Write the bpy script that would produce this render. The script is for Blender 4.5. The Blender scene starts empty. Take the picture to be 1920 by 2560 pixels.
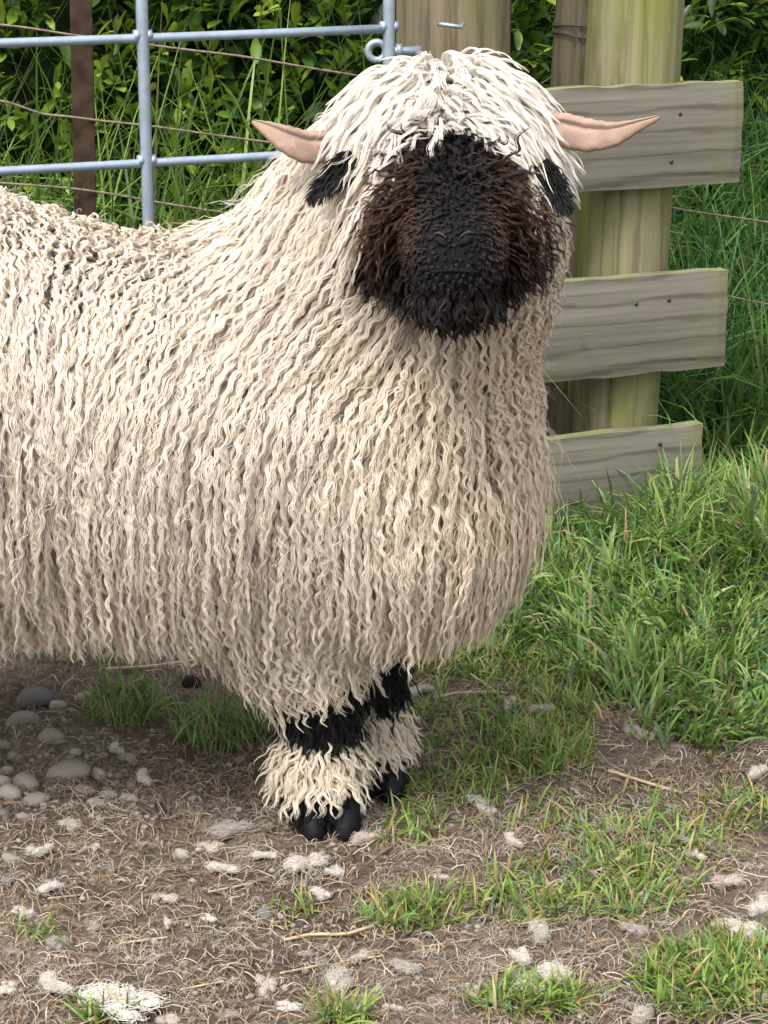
import bpy, math
import numpy as np
from mathutils import Vector

rng = np.random.default_rng(7)
SC = bpy.context.scene
COL = SC.collection

# ------------------------------------------------------------------ camera, sky, sun, exposure
F = 5694.0                     # focal length in photograph pixels (1920 x 2560)
PITCH = math.radians(17.0)
CAM_H = 1.07
cam_d = bpy.data.cameras.new("camera")
cam = bpy.data.objects.new("camera", cam_d)
COL.objects.link(cam)
cam.location = (0, 0, CAM_H)
cam.rotation_euler = (math.pi / 2 - PITCH, 0, 0)
cam_d.sensor_fit = 'VERTICAL'
cam_d.sensor_height = 24.0
cam_d.lens = 24.0 * F / 2560.0
cam_d.clip_start = 0.05
cam_d.clip_end = 500
SC.camera = cam

SUN_EL, SUN_AZ = math.radians(58), math.radians(-150)   # azimuth from +Y towards +X: light from behind-left of the camera
w = bpy.data.worlds.new("World")
SC.world = w
w.use_nodes = True
nt = w.node_tree
bg = nt.nodes["Background"]
sky = nt.nodes.new("ShaderNodeTexSky")
sky.sky_type = 'NISHITA'
sky.sun_disc = False
sky.sun_elevation = SUN_EL
sky.sun_rotation = SUN_AZ
sky.air_density = 1.0
sky.dust_density = 4.0
hs = nt.nodes.new("ShaderNodeHueSaturation")             # overcast: a grey-white sky
hs.inputs["Saturation"].default_value = 0.22
nt.links.new(sky.outputs[0], hs.inputs["Color"])
nt.links.new(hs.outputs[0], bg.inputs[0])
bg.inputs[1].default_value = 0.15
sun_d = bpy.data.lights.new("sun", 'SUN')
sun_d.energy = 1.5
sun_d.angle = math.radians(22)
sun_d.color = (1.0, 0.96, 0.90)
sun = bpy.data.objects.new("sun", sun_d)
COL.objects.link(sun)
sd = Vector((math.sin(SUN_AZ) * math.cos(SUN_EL), math.cos(SUN_AZ) * math.cos(SUN_EL), math.sin(SUN_EL)))
sun.rotation_euler = sd.to_track_quat('Z', 'Y').to_euler()
SC.view_settings.view_transform = 'Standard'
SC.view_settings.look = 'None'
SC.view_settings.exposure = 1.15
SC.view_settings.gamma = 1.0
try:
    SC.cycles.max_bounces = 8
    SC.cycles.diffuse_bounces = 4
    SC.cycles.glossy_bounces = 2
    SC.cycles.transmission_bounces = 4
    SC.cycles.transparent_max_bounces = 4
    SC.cycles_curves.shape = 'RIBBONS'
    SC.cycles_curves.subdivisions = 2
except Exception as e:
    print("cycles settings", e)

# ------------------------------------------------------------------ helpers
CP, SP = math.cos(PITCH), math.sin(PITCH)

def ray(px, py):
    x = (np.asarray(px, float) - 960) / F
    y = -(np.asarray(py, float) - 1280) / F
    return np.stack([x, CP + y * SP, -SP + y * CP], -1)

def W(px, py, Y):
    d = ray(px, py)
    t = np.asarray(Y) / d[..., 1]
    return d * t[..., None] + np.array([0, 0, CAM_H])

def mpp(px, py, Y):            # metres per photograph pixel there
    d = ray(px, py)
    return (np.asarray(Y) / d[..., 1]) / F

def hash2(ix, iy, s):
    n = (ix.astype(np.int64) * 374761393 + iy.astype(np.int64) * 668265263 + s * 982451653) & 0x7fffffff
    n = ((n ^ (n >> 13)) * 1274126177) & 0x7fffffff
    return ((n ^ (n >> 16)) & 0xffff) / 65535.0

def vnoise(x, y, s=0):
    x = np.asarray(x, float); y = np.asarray(y, float)
    ix, iy = np.floor(x), np.floor(y)
    fx, fy = x - ix, y - iy
    fx = fx * fx * (3 - 2 * fx); fy = fy * fy * (3 - 2 * fy)
    a = hash2(ix, iy, s); b = hash2(ix + 1, iy, s); c = hash2(ix, iy + 1, s); d = hash2(ix + 1, iy + 1, s)
    return (a + (b - a) * fx) * (1 - fy) + (c + (d - c) * fx) * fy

def smooth(a, b, x):
    t = np.clip((np.asarray(x, float) - a) / (b - a), 0, 1)
    return t * t * (3 - 2 * t)

def gz(x, y):                  # terrain height
    x = np.asarray(x, float); y = np.asarray(y, float)
    near = 1 - smooth(5, 9, np.hypot(x, y - 2.5))
    z = 0.020 * (vnoise(x * 5, y * 5, 1) - .5) + 0.012 * (vnoise(x * 17, y * 17, 2) - .5) + 0.008 * (vnoise(x * 45, y * 45, 3) - .5) + 0.006 * (vnoise(x * 90, y * 90, 31) - .5)
    return z * near + 0.42 * smooth(3.62, 4.7, y - 0.18 * x)

def ground(px, py):
    px = np.asarray(px, float); py = np.asarray(py, float)
    d = ray(px, py)
    z = np.zeros(np.shape(d[..., 0]))
    for _ in range(6):
        t = (z - CAM_H) / d[..., 2]
        p = d * t[..., None]
        z = gz(p[..., 0], p[..., 1])
    p = d * ((z - CAM_H) / d[..., 2])[..., None]
    p[..., 2] = z
    return p

def link(o, parent=None):
    COL.objects.link(o)
    if parent is not None:
        o.parent = parent
    return o

def mesh(name, verts, faces, mat, parent=None, smooth_=True, col=None, loc=None):
    me = bpy.data.meshes.new(name)
    verts = np.asarray(verts, np.float32)
    if isinstance(faces, np.ndarray):
        nf, k = faces.shape
        me.vertices.add(len(verts)); me.vertices.foreach_set("co", verts.ravel())
        me.loops.add(nf * k); me.loops.foreach_set("vertex_index", faces.ravel().astype(np.int32))
        me.polygons.add(nf); me.polygons.foreach_set("loop_start", np.arange(0, nf * k, k, dtype=np.int32))
        me.update(calc_edges=True)
    else:
        me.from_pydata(verts.tolist(), [], [list(map(int, f)) for f in faces]); me.update()
    if smooth_:
        me.polygons.foreach_set("use_smooth", np.ones(len(me.polygons), bool))
    if col is not None:
        a = me.attributes.new("col", 'FLOAT_COLOR', 'POINT')
        c = np.ones((len(verts), 4), np.float32); c[:, :3] = col
        a.data.foreach_set("color", c.ravel())
    if mat: me.materials.append(mat)
    o = bpy.data.objects.new(name, me)
    if loc is not None: o.location = loc
    return link(o, parent)

def empty(name, loc=(0, 0, 0)):
    o = bpy.data.objects.new(name, None)
    o.location = loc
    o.empty_display_size = .05
    return link(o)

def tag(o, label=None, cat=None, group=None, kind=None):
    if label: o["label"] = label
    if cat: o["category"] = cat
    if group: o["group"] = group
    if kind: o["kind"] = kind
    return o

class MB:
    """collects shapes; build() links them as one mesh"""
    def __init__(s): s.v = []; s.f = []; s.n = 0
    def add(s, v, f):
        v = np.asarray(v, float)
        s.v.append(v); s.f += [[i + s.n for i in q] for q in f]; s.n += len(v); return s
    def tube(s, pts, r, k=8, cap=True, flat=None):
        pts = np.asarray(pts, float); n = len(pts)
        r = np.broadcast_to(np.asarray(r, float), (n,))
        t = np.gradient(pts, axis=0); t /= np.linalg.norm(t, axis=1)[:, None] + 1e-12
        up = np.array([0, 0, 1.0]) if abs(t[0, 2]) < .9 else np.array([0, 1.0, 0])
        v = []
        for i in range(n):
            a = np.cross(t[i], up); a /= np.linalg.norm(a); b = np.cross(a, t[i])
            if i > 0: up = b
            ang = np.arange(k) * 2 * np.pi / k
            v.append(pts[i] + r[i] * (np.cos(ang)[:, None] * a + np.sin(ang)[:, None] * b))
        f = [[i * k + j, i * k + (j + 1) % k, (i + 1) * k + (j + 1) % k, (i + 1) * k + j] for i in range(n - 1) for j in range(k)]
        if cap: f += [list(range(k))[::-1], [(n - 1) * k + j for j in range(k)]]
        return s.add(np.concatenate(v), f)
    def build(s, name, mat, parent=None, smooth_=True, loc=None):
        return mesh(name, np.concatenate(s.v), s.f, mat, parent, smooth_, loc=loc)

# ------------------------------------------------------------------ materials
def mat_new(name):
    m = bpy.data.materials.new(name); m.use_nodes = True
    nt = m.node_tree; b = nt.nodes["Principled BSDF"]
    return m, nt, b

def N(nt, t, **kw):
    n = nt.nodes.new(t)
    for k, v in kw.items():
        if k in n.inputs: n.inputs[k].default_value = v
        else: setattr(n, k, v)
    return n

def ramp(nt, fac, stops):
    r = nt.nodes.new("ShaderNodeValToRGB")
    e = r.color_ramp.elements
    while len(e) < len(stops): e.new(.5)
    for el, (p, c) in zip(e, stops):
        el.position = p; el.color = (*c, 1)
    nt.links.new(fac, r.inputs[0])
    return r

def mix(nt, fac, a, b, mode='MIX'):
    m = nt.nodes.new("ShaderNodeMix"); m.data_type = 'RGBA'; m.blend_type = mode
    for s, v in ((0, fac), (6, a), (7, b)):
        if hasattr(v, 'is_output'): nt.links.new(v, m.inputs[s])
        else: m.inputs[s].default_value = v if s == 0 else (*v, 1)
    return m.outputs[2]

def translucent_mix(nt, b, colour, k):
    tr = nt.nodes.new("ShaderNodeBsdfTranslucent"); nt.links.new(colour, tr.inputs[0])
    ms = nt.nodes.new("ShaderNodeMixShader"); ms.inputs[0].default_value = k
    nt.links.new(b.outputs[0], ms.inputs[1]); nt.links.new(tr.outputs[0], ms.inputs[2])
    nt.links.new(ms.outputs[0], nt.nodes["Material Output"].inputs[0])

def hair_mat(name, rough, spec, trans, var):
    m, nt, b = mat_new(name)
    at = N(nt, "ShaderNodeAttribute", attribute_name="col")
    hi = N(nt, "ShaderNodeHairInfo")
    mr = N(nt, "ShaderNodeMapRange"); mr.inputs[3].default_value = 1 - var; mr.inputs[4].default_value = 1.0
    nt.links.new(hi.outputs["Random"], mr.inputs[0])
    cc = N(nt, "ShaderNodeCombineColor")
    for i in range(3): nt.links.new(mr.outputs[0], cc.inputs[i])
    c = mix(nt, 1.0, at.outputs["Color"], cc.outputs[0], 'MULTIPLY')
    nt.links.new(c, b.inputs["Base Color"])
    b.inputs["Roughness"].default_value = rough
    b.inputs["Specular IOR Level"].default_value = spec
    if trans: translucent_mix(nt, b, c, trans)
    return m

M = {}
M['wool'] = hair_mat("wool_fibre", .65, .25, .25, .10)
M['dark_hair'] = hair_mat("dark_hair", .55, .22, 0, .35)

def attr_mat(name, rough, spec=.3, trans=0, nscale=None, amt=.2):
    m, nt, b = mat_new(name)
    c = N(nt, "ShaderNodeAttribute", attribute_name="col").outputs["Color"]
    if nscale:
        no = N(nt, "ShaderNodeTexNoise"); no.inputs["Scale"].default_value = nscale; no.inputs["Detail"].default_value = 4
        r = ramp(nt, no.outputs[0], [(.3, (1 - amt,) * 3), (.7, (1 + amt * .3,) * 3)])
        c = mix(nt, 1.0, c, r.outputs[0], 'MULTIPLY')
    nt.links.new(c, b.inputs["Base Color"])
    b.inputs["Roughness"].default_value = rough
    b.inputs["Specular IOR Level"].default_value = spec
    if trans: translucent_mix(nt, b, c, trans)
    return m
M['skin'] = attr_mat("undercoat", .9, .1, 0, 120, .35)
M['blade'] = attr_mat("grass_blade", .45, .4, .35)
M['litter'] = attr_mat("dry_litter", .8, .2, .1)

def soil_mat():
    m, nt, b = mat_new("soil")
    tc = N(nt, "ShaderNodeTexCoord")
    n1 = N(nt, "ShaderNodeTexNoise"); n1.inputs["Scale"].default_value = 4; n1.inputs["Detail"].default_value = 8
    n2 = N(nt, "ShaderNodeTexNoise"); n2.inputs["Scale"].default_value = 60; n2.inputs["Detail"].default_value = 8; n2.inputs["Roughness"].default_value = .75
    n3 = N(nt, "ShaderNodeTexVoronoi"); n3.inputs["Scale"].default_value = 150
    for n in (n1, n2, n3): nt.links.new(tc.outputs["Object"], n.inputs["Vector"])
    r1 = ramp(nt, n1.outputs[0], [(.3, (.105, .082, .064)), (.55, (.175, .140, .112)), (.75, (.24, .205, .172))])
    r2 = ramp(nt, n2.outputs[0], [(.3, (.35, .33, .31)), (.5, (.8, .78, .75)), (.72, (1.35, 1.3, 1.22))])
    c = mix(nt, 1.0, r1.outputs[0], r2.outputs[0], 'MULTIPLY')
    nt.links.new(c, b.inputs["Base Color"])
    b.inputs["Roughness"].default_value = .95
    b.inputs["Specular IOR Level"].default_value = .15
    bp = N(nt, "ShaderNodeBump"); bp.inputs["Strength"].default_value = .8; bp.inputs["Distance"].default_value = .006
    ad = N(nt, "ShaderNodeMath", operation='ADD')
    nt.links.new(n2.outputs[0], ad.inputs[0]); nt.links.new(n3.outputs["Distance"], ad.inputs[1])
    nt.links.new(ad.outputs[0], bp.inputs["Height"]); nt.links.new(bp.outputs[0], b.inputs["Normal"])
    return m
M['soil'] = soil_mat()

def wood_mat(name, base, dark, moss, moss_lo, moss_hi, axis, moss_axis='Z'):
    """weathered timber: grain along axis, greenish algae where noise says"""
    m, nt, b = mat_new(name)
    tc = N(nt, "ShaderNodeTexCoord")
    mp = N(nt, "ShaderNodeMapping")
    sc = [26, 26, 26]; sc['XYZ'.index(axis)] = 1.6
    mp.inputs["Scale"].default_value = sc
    nt.links.new(tc.outputs["Object"], mp.inputs[0])
    n1 = N(nt, "ShaderNodeTexNoise"); n1.inputs["Scale"].default_value = 1.0; n1.inputs["Detail"].default_value = 7; n1.inputs["Distortion"].default_value = 1.2
    nt.links.new(mp.outputs[0], n1.inputs["Vector"])
    n2 = N(nt, "ShaderNodeTexNoise"); n2.inputs["Scale"].default_value = 7; n2.inputs["Detail"].default_value = 6
    nt.links.new(tc.outputs["Object"], n2.inputs["Vector"])
    mp2 = N(nt, "ShaderNodeMapping")
    sc2 = [150, 150, 150]; sc2['XYZ'.index(axis)] = 3
    mp2.inputs["Scale"].default_value = sc2
    nt.links.new(tc.outputs["Object"], mp2.inputs[0])
    n3 = N(nt, "ShaderNodeTexNoise"); n3.inputs["Detail"].default_value = 4
    n3.inputs["Scale"].default_value = 1.0
    nt.links.new(mp2.outputs[0], n3.inputs["Vector"])
    r1 = ramp(nt, n1.outputs[0], [(.30, dark), (.42, tuple(c * .92 for c in base)), (.52, base), (.70, tuple(min(1, c * 1.12) for c in base))])
    r3 = ramp(nt, n3.outputs[0], [(.32, (.84,) * 3), (.6, (1.04,) * 3)])
    c = mix(nt, 1.0, r1.outputs[0], r3.outputs[0], 'MULTIPLY')
    wv = N(nt, "ShaderNodeTexWave"); wv.wave_type = 'BANDS'; wv.bands_direction = 'Z' if axis == 'X' else 'X'
    mpw = N(nt, "ShaderNodeMapping"); scw = [1, 1, 1]; scw['XYZ'.index(axis)] = .13; mpw.inputs["Scale"].default_value = scw
    nt.links.new(tc.outputs["Object"], mpw.inputs[0]); nt.links.new(mpw.outputs[0], wv.inputs["Vector"])
    wv.inputs["Scale"].default_value = 9; wv.inputs["Distortion"].default_value = 5; wv.inputs["Detail"].default_value = 3; wv.inputs["Detail Scale"].default_value = 4
    rw = ramp(nt, wv.outputs["Fac"], [(.0, (.66, .64, .62)), (.10, (.9, .9, .9)), (.25, (1, 1, 1))])
    c = mix(nt, 1.0, c, rw.outputs[0], 'MULTIPLY')
    n4 = N(nt, "ShaderNodeTexNoise"); n4.inputs["Scale"].default_value = 1; n4.inputs["Detail"].default_value = 5
    mp4 = N(nt, "ShaderNodeMapping"); mp4.inputs["Scale"].default_value = (14, 14, 4)
    nt.links.new(tc.outputs["Object"], mp4.inputs[0]); nt.links.new(mp4.outputs[0], n4.inputs["Vector"])
    rm = ramp(nt, n4.outputs[0], [(moss_lo, (0,) * 3), (moss_hi, (1,) * 3)])
    sep = N(nt, "ShaderNodeSeparateColor"); nt.links.new(rm.outputs[0], sep.inputs[0])
    ml = N(nt, "ShaderNodeMath", operation='MULTIPLY'); ml.inputs[1].default_value = .75
    nt.links.new(sep.outputs[0], ml.inputs[0])
    c = mix(nt, ml.outputs[0], c, moss)
    nt.links.new(c, b.inputs["Base Color"])
    b.inputs["Roughness"].default_value = .85
    b.inputs["Specular IOR Level"].default_value = .2
    bp = N(nt, "ShaderNodeBump"); bp.inputs["Strength"].default_value = .5; bp.inputs["Distance"].default_value = .003
    nt.links.new(n1.outputs[0], bp.inputs["Height"]); nt.links.new(bp.outputs[0], b.inputs["Normal"])
    return m
M['board'] = wood_mat("weathered_board", (.165, .155, .125), (.085, .078, .066), (.15, .155, .06), .50, .74, 'X')
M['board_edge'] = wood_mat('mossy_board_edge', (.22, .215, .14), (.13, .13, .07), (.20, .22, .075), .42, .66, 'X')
M['post'] = wood_mat("round_post", (.225, .205, .125), (.105, .09, .052), (.165, .185, .035), .42, .66, 'Z')
M['post_b'] = wood_mat("gate_post_wood", (.175, .145, .095), (.075, .056, .036), (.12, .13, .04), .55, .76, 'Z')

def plain(name, colr, rough, metal=0, spec=.5, nscale=None, amt=.3, bump=0):
    m, nt, b = mat_new(name)
    b.inputs["Base Color"].default_value = (*colr, 1)
    b.inputs["Roughness"].default_value = rough; b.inputs["Metallic"].default_value = metal
    b.inputs["Specular IOR Level"].default_value = spec
    if nscale:
        tc = N(nt, "ShaderNodeTexCoord")
        no = N(nt, "ShaderNodeTexNoise"); no.inputs["Scale"].default_value = nscale; no.inputs["Detail"].default_value = 6
        nt.links.new(tc.outputs["Object"], no.inputs["Vector"])
        r = ramp(nt, no.outputs[0], [(.3, tuple(c * (1 - amt) for c in colr)), (.7, tuple(min(1, c * (1 + amt)) for c in colr))])
        nt.links.new(r.outputs[0], b.inputs["Base Color"])
        if bump:
            bp = N(nt, "ShaderNodeBump"); bp.inputs["Strength"].default_value = bump; bp.inputs["Distance"].default_value = .003
            nt.links.new(no.outputs[0], bp.inputs["Height"]); nt.links.new(bp.outputs[0], b.inputs["Normal"])
    return m
M['galv'] = plain("galvanised_steel", (.30, .36, .43), .45, .45, .5, 60, .12)
M['rust'] = plain("rusty_steel", (.040, .024, .015), .85, 0, .2, 40, .5, .4)
M['wire'] = plain("old_wire", (.24, .19, .15), .6, .3, .4, 90, .4)
M['wire_dark'] = plain("dark_wire", (.05, .045, .04), .5, .3)
M['eye'] = plain("eye", (.01, .008, .006), .08)
M['hoof'] = plain("hoof", (.005, .005, .006), .6, 0, .22, 80, .5, .4)
M['nail'] = plain("nail", (.05, .045, .04), .6, .4)
M['stem'] = plain("shrub_stem", (.09, .07, .035), .8, 0, .2, 50, .3)
M['dung'] = plain("dung", (.018, .014, .012), .8, 0, .3, 60, .4, .6)

def horn_mat():
    m, nt, b = mat_new("horn")
    at = N(nt, "ShaderNodeAttribute", attribute_name="col")
    no = N(nt, "ShaderNodeTexNoise"); no.inputs["Scale"].default_value = 130; no.inputs["Detail"].default_value = 5
    r = ramp(nt, no.outputs[0], [(.35, (.55, .45, .38)), (.58, (1, 1, 1))])
    c = mix(nt, 1.0, at.outputs[0], r.outputs[0], 'MULTIPLY')
    nt.links.new(c, b.inputs["Base Color"])
    b.inputs["Roughness"].default_value = .5
    b.inputs["Subsurface Weight"].default_value = .15
    b.inputs["Subsurface Radius"].default_value = (.01, .005, .003)
    bp = N(nt, "ShaderNodeBump"); bp.inputs["Strength"].default_value = .4; bp.inputs["Distance"].default_value = .002
    nt.links.new(no.outputs[0], bp.inputs["Height"]); nt.links.new(bp.outputs[0], b.inputs["Normal"])
    return m
M['horn'] = horn_mat()

def leaf_mat():
    m, nt, b = mat_new("hedge_leaf")
    at = N(nt, "ShaderNodeAttribute", attribute_name="col")
    oi = N(nt, "ShaderNodeObjectInfo")
    r = ramp(nt, oi.outputs["Random"], [(0, (.72, .78, .7)), (1, (1.15, 1.1, 1))])
    c = mix(nt, 1.0, at.outputs[0], r.outputs[0], 'MULTIPLY')
    nt.links.new(c, b.inputs["Base Color"])
    b.inputs["Roughness"].default_value = .38
    b.inputs["Specular IOR Level"].default_value = .45
    translucent_mix(nt, b, c, .25)
    return m
M['leaf'] = leaf_mat()
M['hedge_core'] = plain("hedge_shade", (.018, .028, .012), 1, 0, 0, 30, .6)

# ------------------------------------------------------------------ ground: one sheet
def axis(lo, hi, d, far):
    a = np.arange(lo, hi, d)
    g = [hi]; s = d
    while g[-1] < far: s *= 1.35; g.append(g[-1] + s)
    g2 = [lo]; s = d
    while g2[-1] > -far: s *= 1.35; g2.append(g2[-1] - s)
    return np.concatenate([g2[:0:-1], a, g])
gx = axis(-.75, .75, .0065, 150); gy = axis(1.75, 3.6, .0085, 150)
GX, GY = np.meshgrid(gx, gy)
gv = np.stack([GX.ravel(), GY.ravel(), gz(GX, GY).ravel()], -1)
nx, ny = len(gx), len(gy)
ii = (np.arange(ny - 1)[:, None] * nx + np.arange(nx - 1)[None]).ravel()
gf = np.stack([ii, ii + 1, ii + nx + 1, ii + nx], -1)
tag(mesh("ground", gv, gf, M['soil']), "bare brown soil with straw and a low bank behind the fence", None, None, 'structure')

# ------------------------------------------------------------------ sheep: implicit body
YC = 2.36
PR = []   # primitives: a, ra, b, rb, sy, tag, blend
def prim(a, ra, b, rb, sy=1.0, tg='body'):
    A = W(*a) if len(a) == 3 and abs(a[0]) > 5 else np.array(a, float)
    B = W(*b) if len(b) == 3 and abs(b[0]) > 5 else np.array(b, float)
    PR.append((A, ra, B, rb, sy, tg))
def pxr(p, r): return r * float(mpp(*p))

# torso (world metres), shoulder, chest, neck
prim((-.80, 2.40, .478), .180, (-.47, 2.385, .476), .190, 1.0)
prim((-.47, 2.385, .476), .190, (-.20, 2.375, .450), .168, 1.0)
prim((-.20, 2.375, .450), .168, (-.03, 2.36, .450), .152, 1.05)
prim((1060, 690, 2.345), .088, (1045, 1200, 2.345), .100, 1.5)
prim((850, 760, 2.36), .115, (1000, 570, 2.34), .098, 1.05)                 # neck base to nape
prim((1000, 560, 2.34), .098, (1115, 600, 2.31), .092, 1.0)                 # throat
# head
prim((1030, 360, 2.285), .053, (1185, 360, 2.285), .053, 1.15, 'top')
prim((1065, 330, 2.285), .055, (1140, 330, 2.285), .055, 1.15, 'top')
prim((1115, 430, 2.215), .058, (1130, 560, 2.15), .050, 1.0, 'face')
prim((1130, 560, 2.15), .050, (1137, 645, 2.085), .046, 1.0, 'face')
prim((1065, 560, 2.23), .034, (1205, 555, 2.23), .034, 1.0, 'face')        # cheeks
# near fore leg, far fore leg
def leg(x, y, topz, rt, xk=None, tg='leg'):
    prim((x - .050, y + .012, topz), rt, (x - .028, y + .004, .235), rt * .58, 1.0, 'body')
    prim((x - .005, y, .235), .045, (x, y, .13), .027, 1.0, tg)
    prim((x, y, .13), .027, (x - .006, y, .06), .024, 1.0, tg)
    prim((x - .006, y, .06), .026, (x + .002, y - .012, .035), .030, 1.0, tg)
LEGS = [(-.068, 2.325), (-.016, 2.42), (-.70, 2.31), (-.73, 2.48)]
leg(*LEGS[0], .36, .096)
leg(*LEGS[1], .36, .080)
leg(*LEGS[2], .40, .12)
leg(*LEGS[3], .40, .12)

def sd_one(p, pr):
    A, ra, B, rb, sy, _ = pr
    q = p.copy()
    a = A.copy(); b = B.copy()
    if sy != 1.0:
        q[..., 1] = (q[..., 1] - YC) / sy + YC
        a[1] = (a[1] - YC) / sy + YC; b[1] = (b[1] - YC) / sy + YC
    ba = b - a
    L2 = ba @ ba
    pa = q - a
    h = np.clip(pa @ ba / max(L2, 1e-9), 0, 1)
    d = np.linalg.norm(pa - h[..., None] * ba, axis=-1) - (ra + (rb - ra) * h)
    return d

def smin(a, b, k):
    h = np.clip(.5 + .5 * (b - a) / k, 0, 1)
    return b + (a - b) * h - k * h * (1 - h)

KB = {'body': .05, 'top': .02, 'face': .016, 'leg': .012}
def sdf(p):
    d = None
    for pr in PR:
        e = sd_one(p, pr)
        d = e if d is None else smin(d, e, KB[pr[5]])
    return d

def grad(p, e=.003):
    g = np.zeros_like(p)
    for i in range(3):
        o = np.zeros(3); o[i] = e
        g[..., i] = sdf(p + o) - sdf(p - o)
    return g / (np.linalg.norm(g, axis=-1)[..., None] + 1e-9)

def prow(p):                   # where a body point sits in the photograph, to sort face from forelock
    d = p - np.array([0, 0, CAM_H])
    zc = d[..., 1] * CP - d[..., 2] * SP; yc = d[..., 1] * SP + d[..., 2] * CP
    return 1280 - yc / zc * F, 960 + d[..., 0] / zc * F

def region(p):                 # 0 fleece, 1 topknot, 2 face, 3 leg
    ds = {}
    for pr in PR:
        e = sd_one(p, pr)
        ds[pr[5]] = np.minimum(ds[pr[5]], e) if pr[5] in ds else e
    tags = ['body', 'top', 'face', 'leg']
    st = np.stack([ds[t] for t in tags], -1)
    st[..., 2] -= .012
    r = st.argmin(-1)
    row, lat = prow(p)
    lx = np.abs(lat - 1125)
    r = np.where((r == 2) & (lx > 105 + .35 * np.clip(row - 430, 0, 200)) & (row < 500), 0, r)
    return np.where((r == 2) & (row < 332 + 85 * smooth(40, 150, np.abs(lat - 1120))), 1, r)

def surface_nets(lo, hi, h):
    ax = [np.arange(lo[i], hi[i] + h, h) for i in range(3)]
    X, Y, Z = np.meshgrid(*ax, indexing='ij')
    V = np.empty(X.shape, np.float32)
    for i in range(X.shape[0]):
        V[i] = sdf(np.stack([X[i], Y[i], Z[i]], -1))
    s = V < 0
    n = np.array(V.shape) - 1
    c = [s[a:a + n[0], b:b + n[1], d:d + n[2]] for a in (0, 1) for b in (0, 1) for d in (0, 1)]
    cnt = sum(x.astype(np.int8) for x in c)
    act = (cnt > 0) & (cnt < 8)
    idx = -np.ones(act.shape, np.int64); idx[act] = np.arange(act.sum())
    I = np.argwhere(act)
    acc = np.zeros((len(I), 3)); num = np.zeros(len(I))
    corners = [np.array((a, b, d)) for a in (0, 1) for b in (0, 1) for d in (0, 1)]
    for i in range(8):
        for j in range(i + 1, 8):
            if np.abs(corners[i] - corners[j]).sum() != 1: continue
            pi = I + corners[i]; pj = I + corners[j]
            vi = V[tuple(pi.T)]; vj = V[tuple(pj.T)]
            m = (vi < 0) != (vj < 0)
            t = vi[m] / (vi[m] - vj[m])
            acc[m] += pi[m] + t[:, None] * (pj[m] - pi[m]); num[m] += 1
    verts = acc / num[:, None] * h + np.array([a[0] for a in ax])
    faces = []
    for d in range(3):
        u, v = (d + 1) % 3, (d + 2) % 3
        sl0 = [slice(None)] * 3; sl1 = [slice(None)] * 3
        sl0[d] = slice(0, -1); sl1[d] = slice(1, None)
        a0 = s[tuple(sl0)]; a1 = s[tuple(sl1)]
        E = np.argwhere(a0 != a1)
        ok = (E[:, u] > 0) & (E[:, v] > 0) & (E[:, u] < n[u]) & (E[:, v] < n[v])
        E = E[ok]
        flip = a0[tuple(E.T)]
        q = []
        for du, dv in ((-1, -1), (0, -1), (0, 0), (-1, 0)):
            k = E.copy(); k[:, u] += du; k[:, v] += dv
            q.append(idx[tuple(k.T)])
        q = np.stack(q, -1)
        q[~flip] = q[~flip][:, ::-1]
        faces.append(q)
    return verts, np.concatenate(faces)

bv, bf = surface_nets((-1.06, 2.02, .004), (.30, 2.74, .88), .0085)
for _ in range(2):             # snap to the surface
    bv = bv - sdf(bv)[:, None] * grad(bv)
breg = region(bv)

WOOL = np.array((.82, .735, .63)); WOOL_Y = np.array((.77, .65, .49)); BLACK = np.array((.009, .0085, .010)); BROWN = np.array((.085, .034, .019))
def lerp(a, b, t): return a + (b - a) * np.asarray(t)[..., None]
def wool_col(p):
    c = np.broadcast_to(WOOL, p.shape).copy()
    k = smooth(-.06, .12, p[:, 0]) * (1 - smooth(.60, .70, p[:, 2])) * .75
    c = lerp(c, WOOL_Y, k * (.5 + .7 * vnoise(p[:, 0] * 25, p[:, 2] * 18, 9)))
    return c
def leg_black(p):              # knees and feet are black, the pastern white
    z = p[:, 2] + .012 * (vnoise(p[:, 0] * 60, p[:, 1] * 60, 5) - .5)
    return ((z > .112) & (z < np.where(p[:, 1] < 2.375, .195, .24))) | (z < .062)
bc = wool_col(bv) * .8
bc[breg == 2] = BLACK
NOSE = W(1135, 625, 2.06)
bc[(breg == 2) & (np.linalg.norm((bv - NOSE) * np.array([1, .6, 1]), axis=1) < .042)] = (.0085, .0088, .0105)
lk = (breg == 3) & leg_black(bv); bc[lk] = BLACK
sheep = tag(empty("sheep", (-.06, 2.29, 0)), "cream long-woolled sheep with black face, pale horns and black knees", "sheep")
OFF = np.array(sheep.location)
mesh("body", bv - OFF, bf, M['skin'], sheep, True, bc)

# ------------------------------------------------------------------ hair
def hair(name, P, R, C, mat, parent, off=OFF, kind='stuff'):
    """P (n,k,3), R (n,k), C (n,3)"""
    n, k, _ = P.shape
    hc = bpy.data.hair_curves.new(name)
    hc.add_curves([k] * n)
    hc.position_data.foreach_set("vector", (P - off).astype(np.float32).ravel())
    ra = hc.attributes.get("radius") or hc.attributes.new("radius", 'FLOAT', 'POINT')
    ra.data.foreach_set("value", R.astype(np.float32).ravel())
    ca = hc.attributes.new("col", 'FLOAT_COLOR', 'CURVE')
    c4 = np.ones((n, 4), np.float32); c4[:, :3] = C
    ca.data.foreach_set("color", c4.ravel())
    hc.materials.append(mat)
    o = link(bpy.data.objects.new(name, hc), parent)
    if kind: o["kind"] = kind
    return o

def unit(v): return v / (np.linalg.norm(v, axis=-1)[..., None] + 1e-9)

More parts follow.
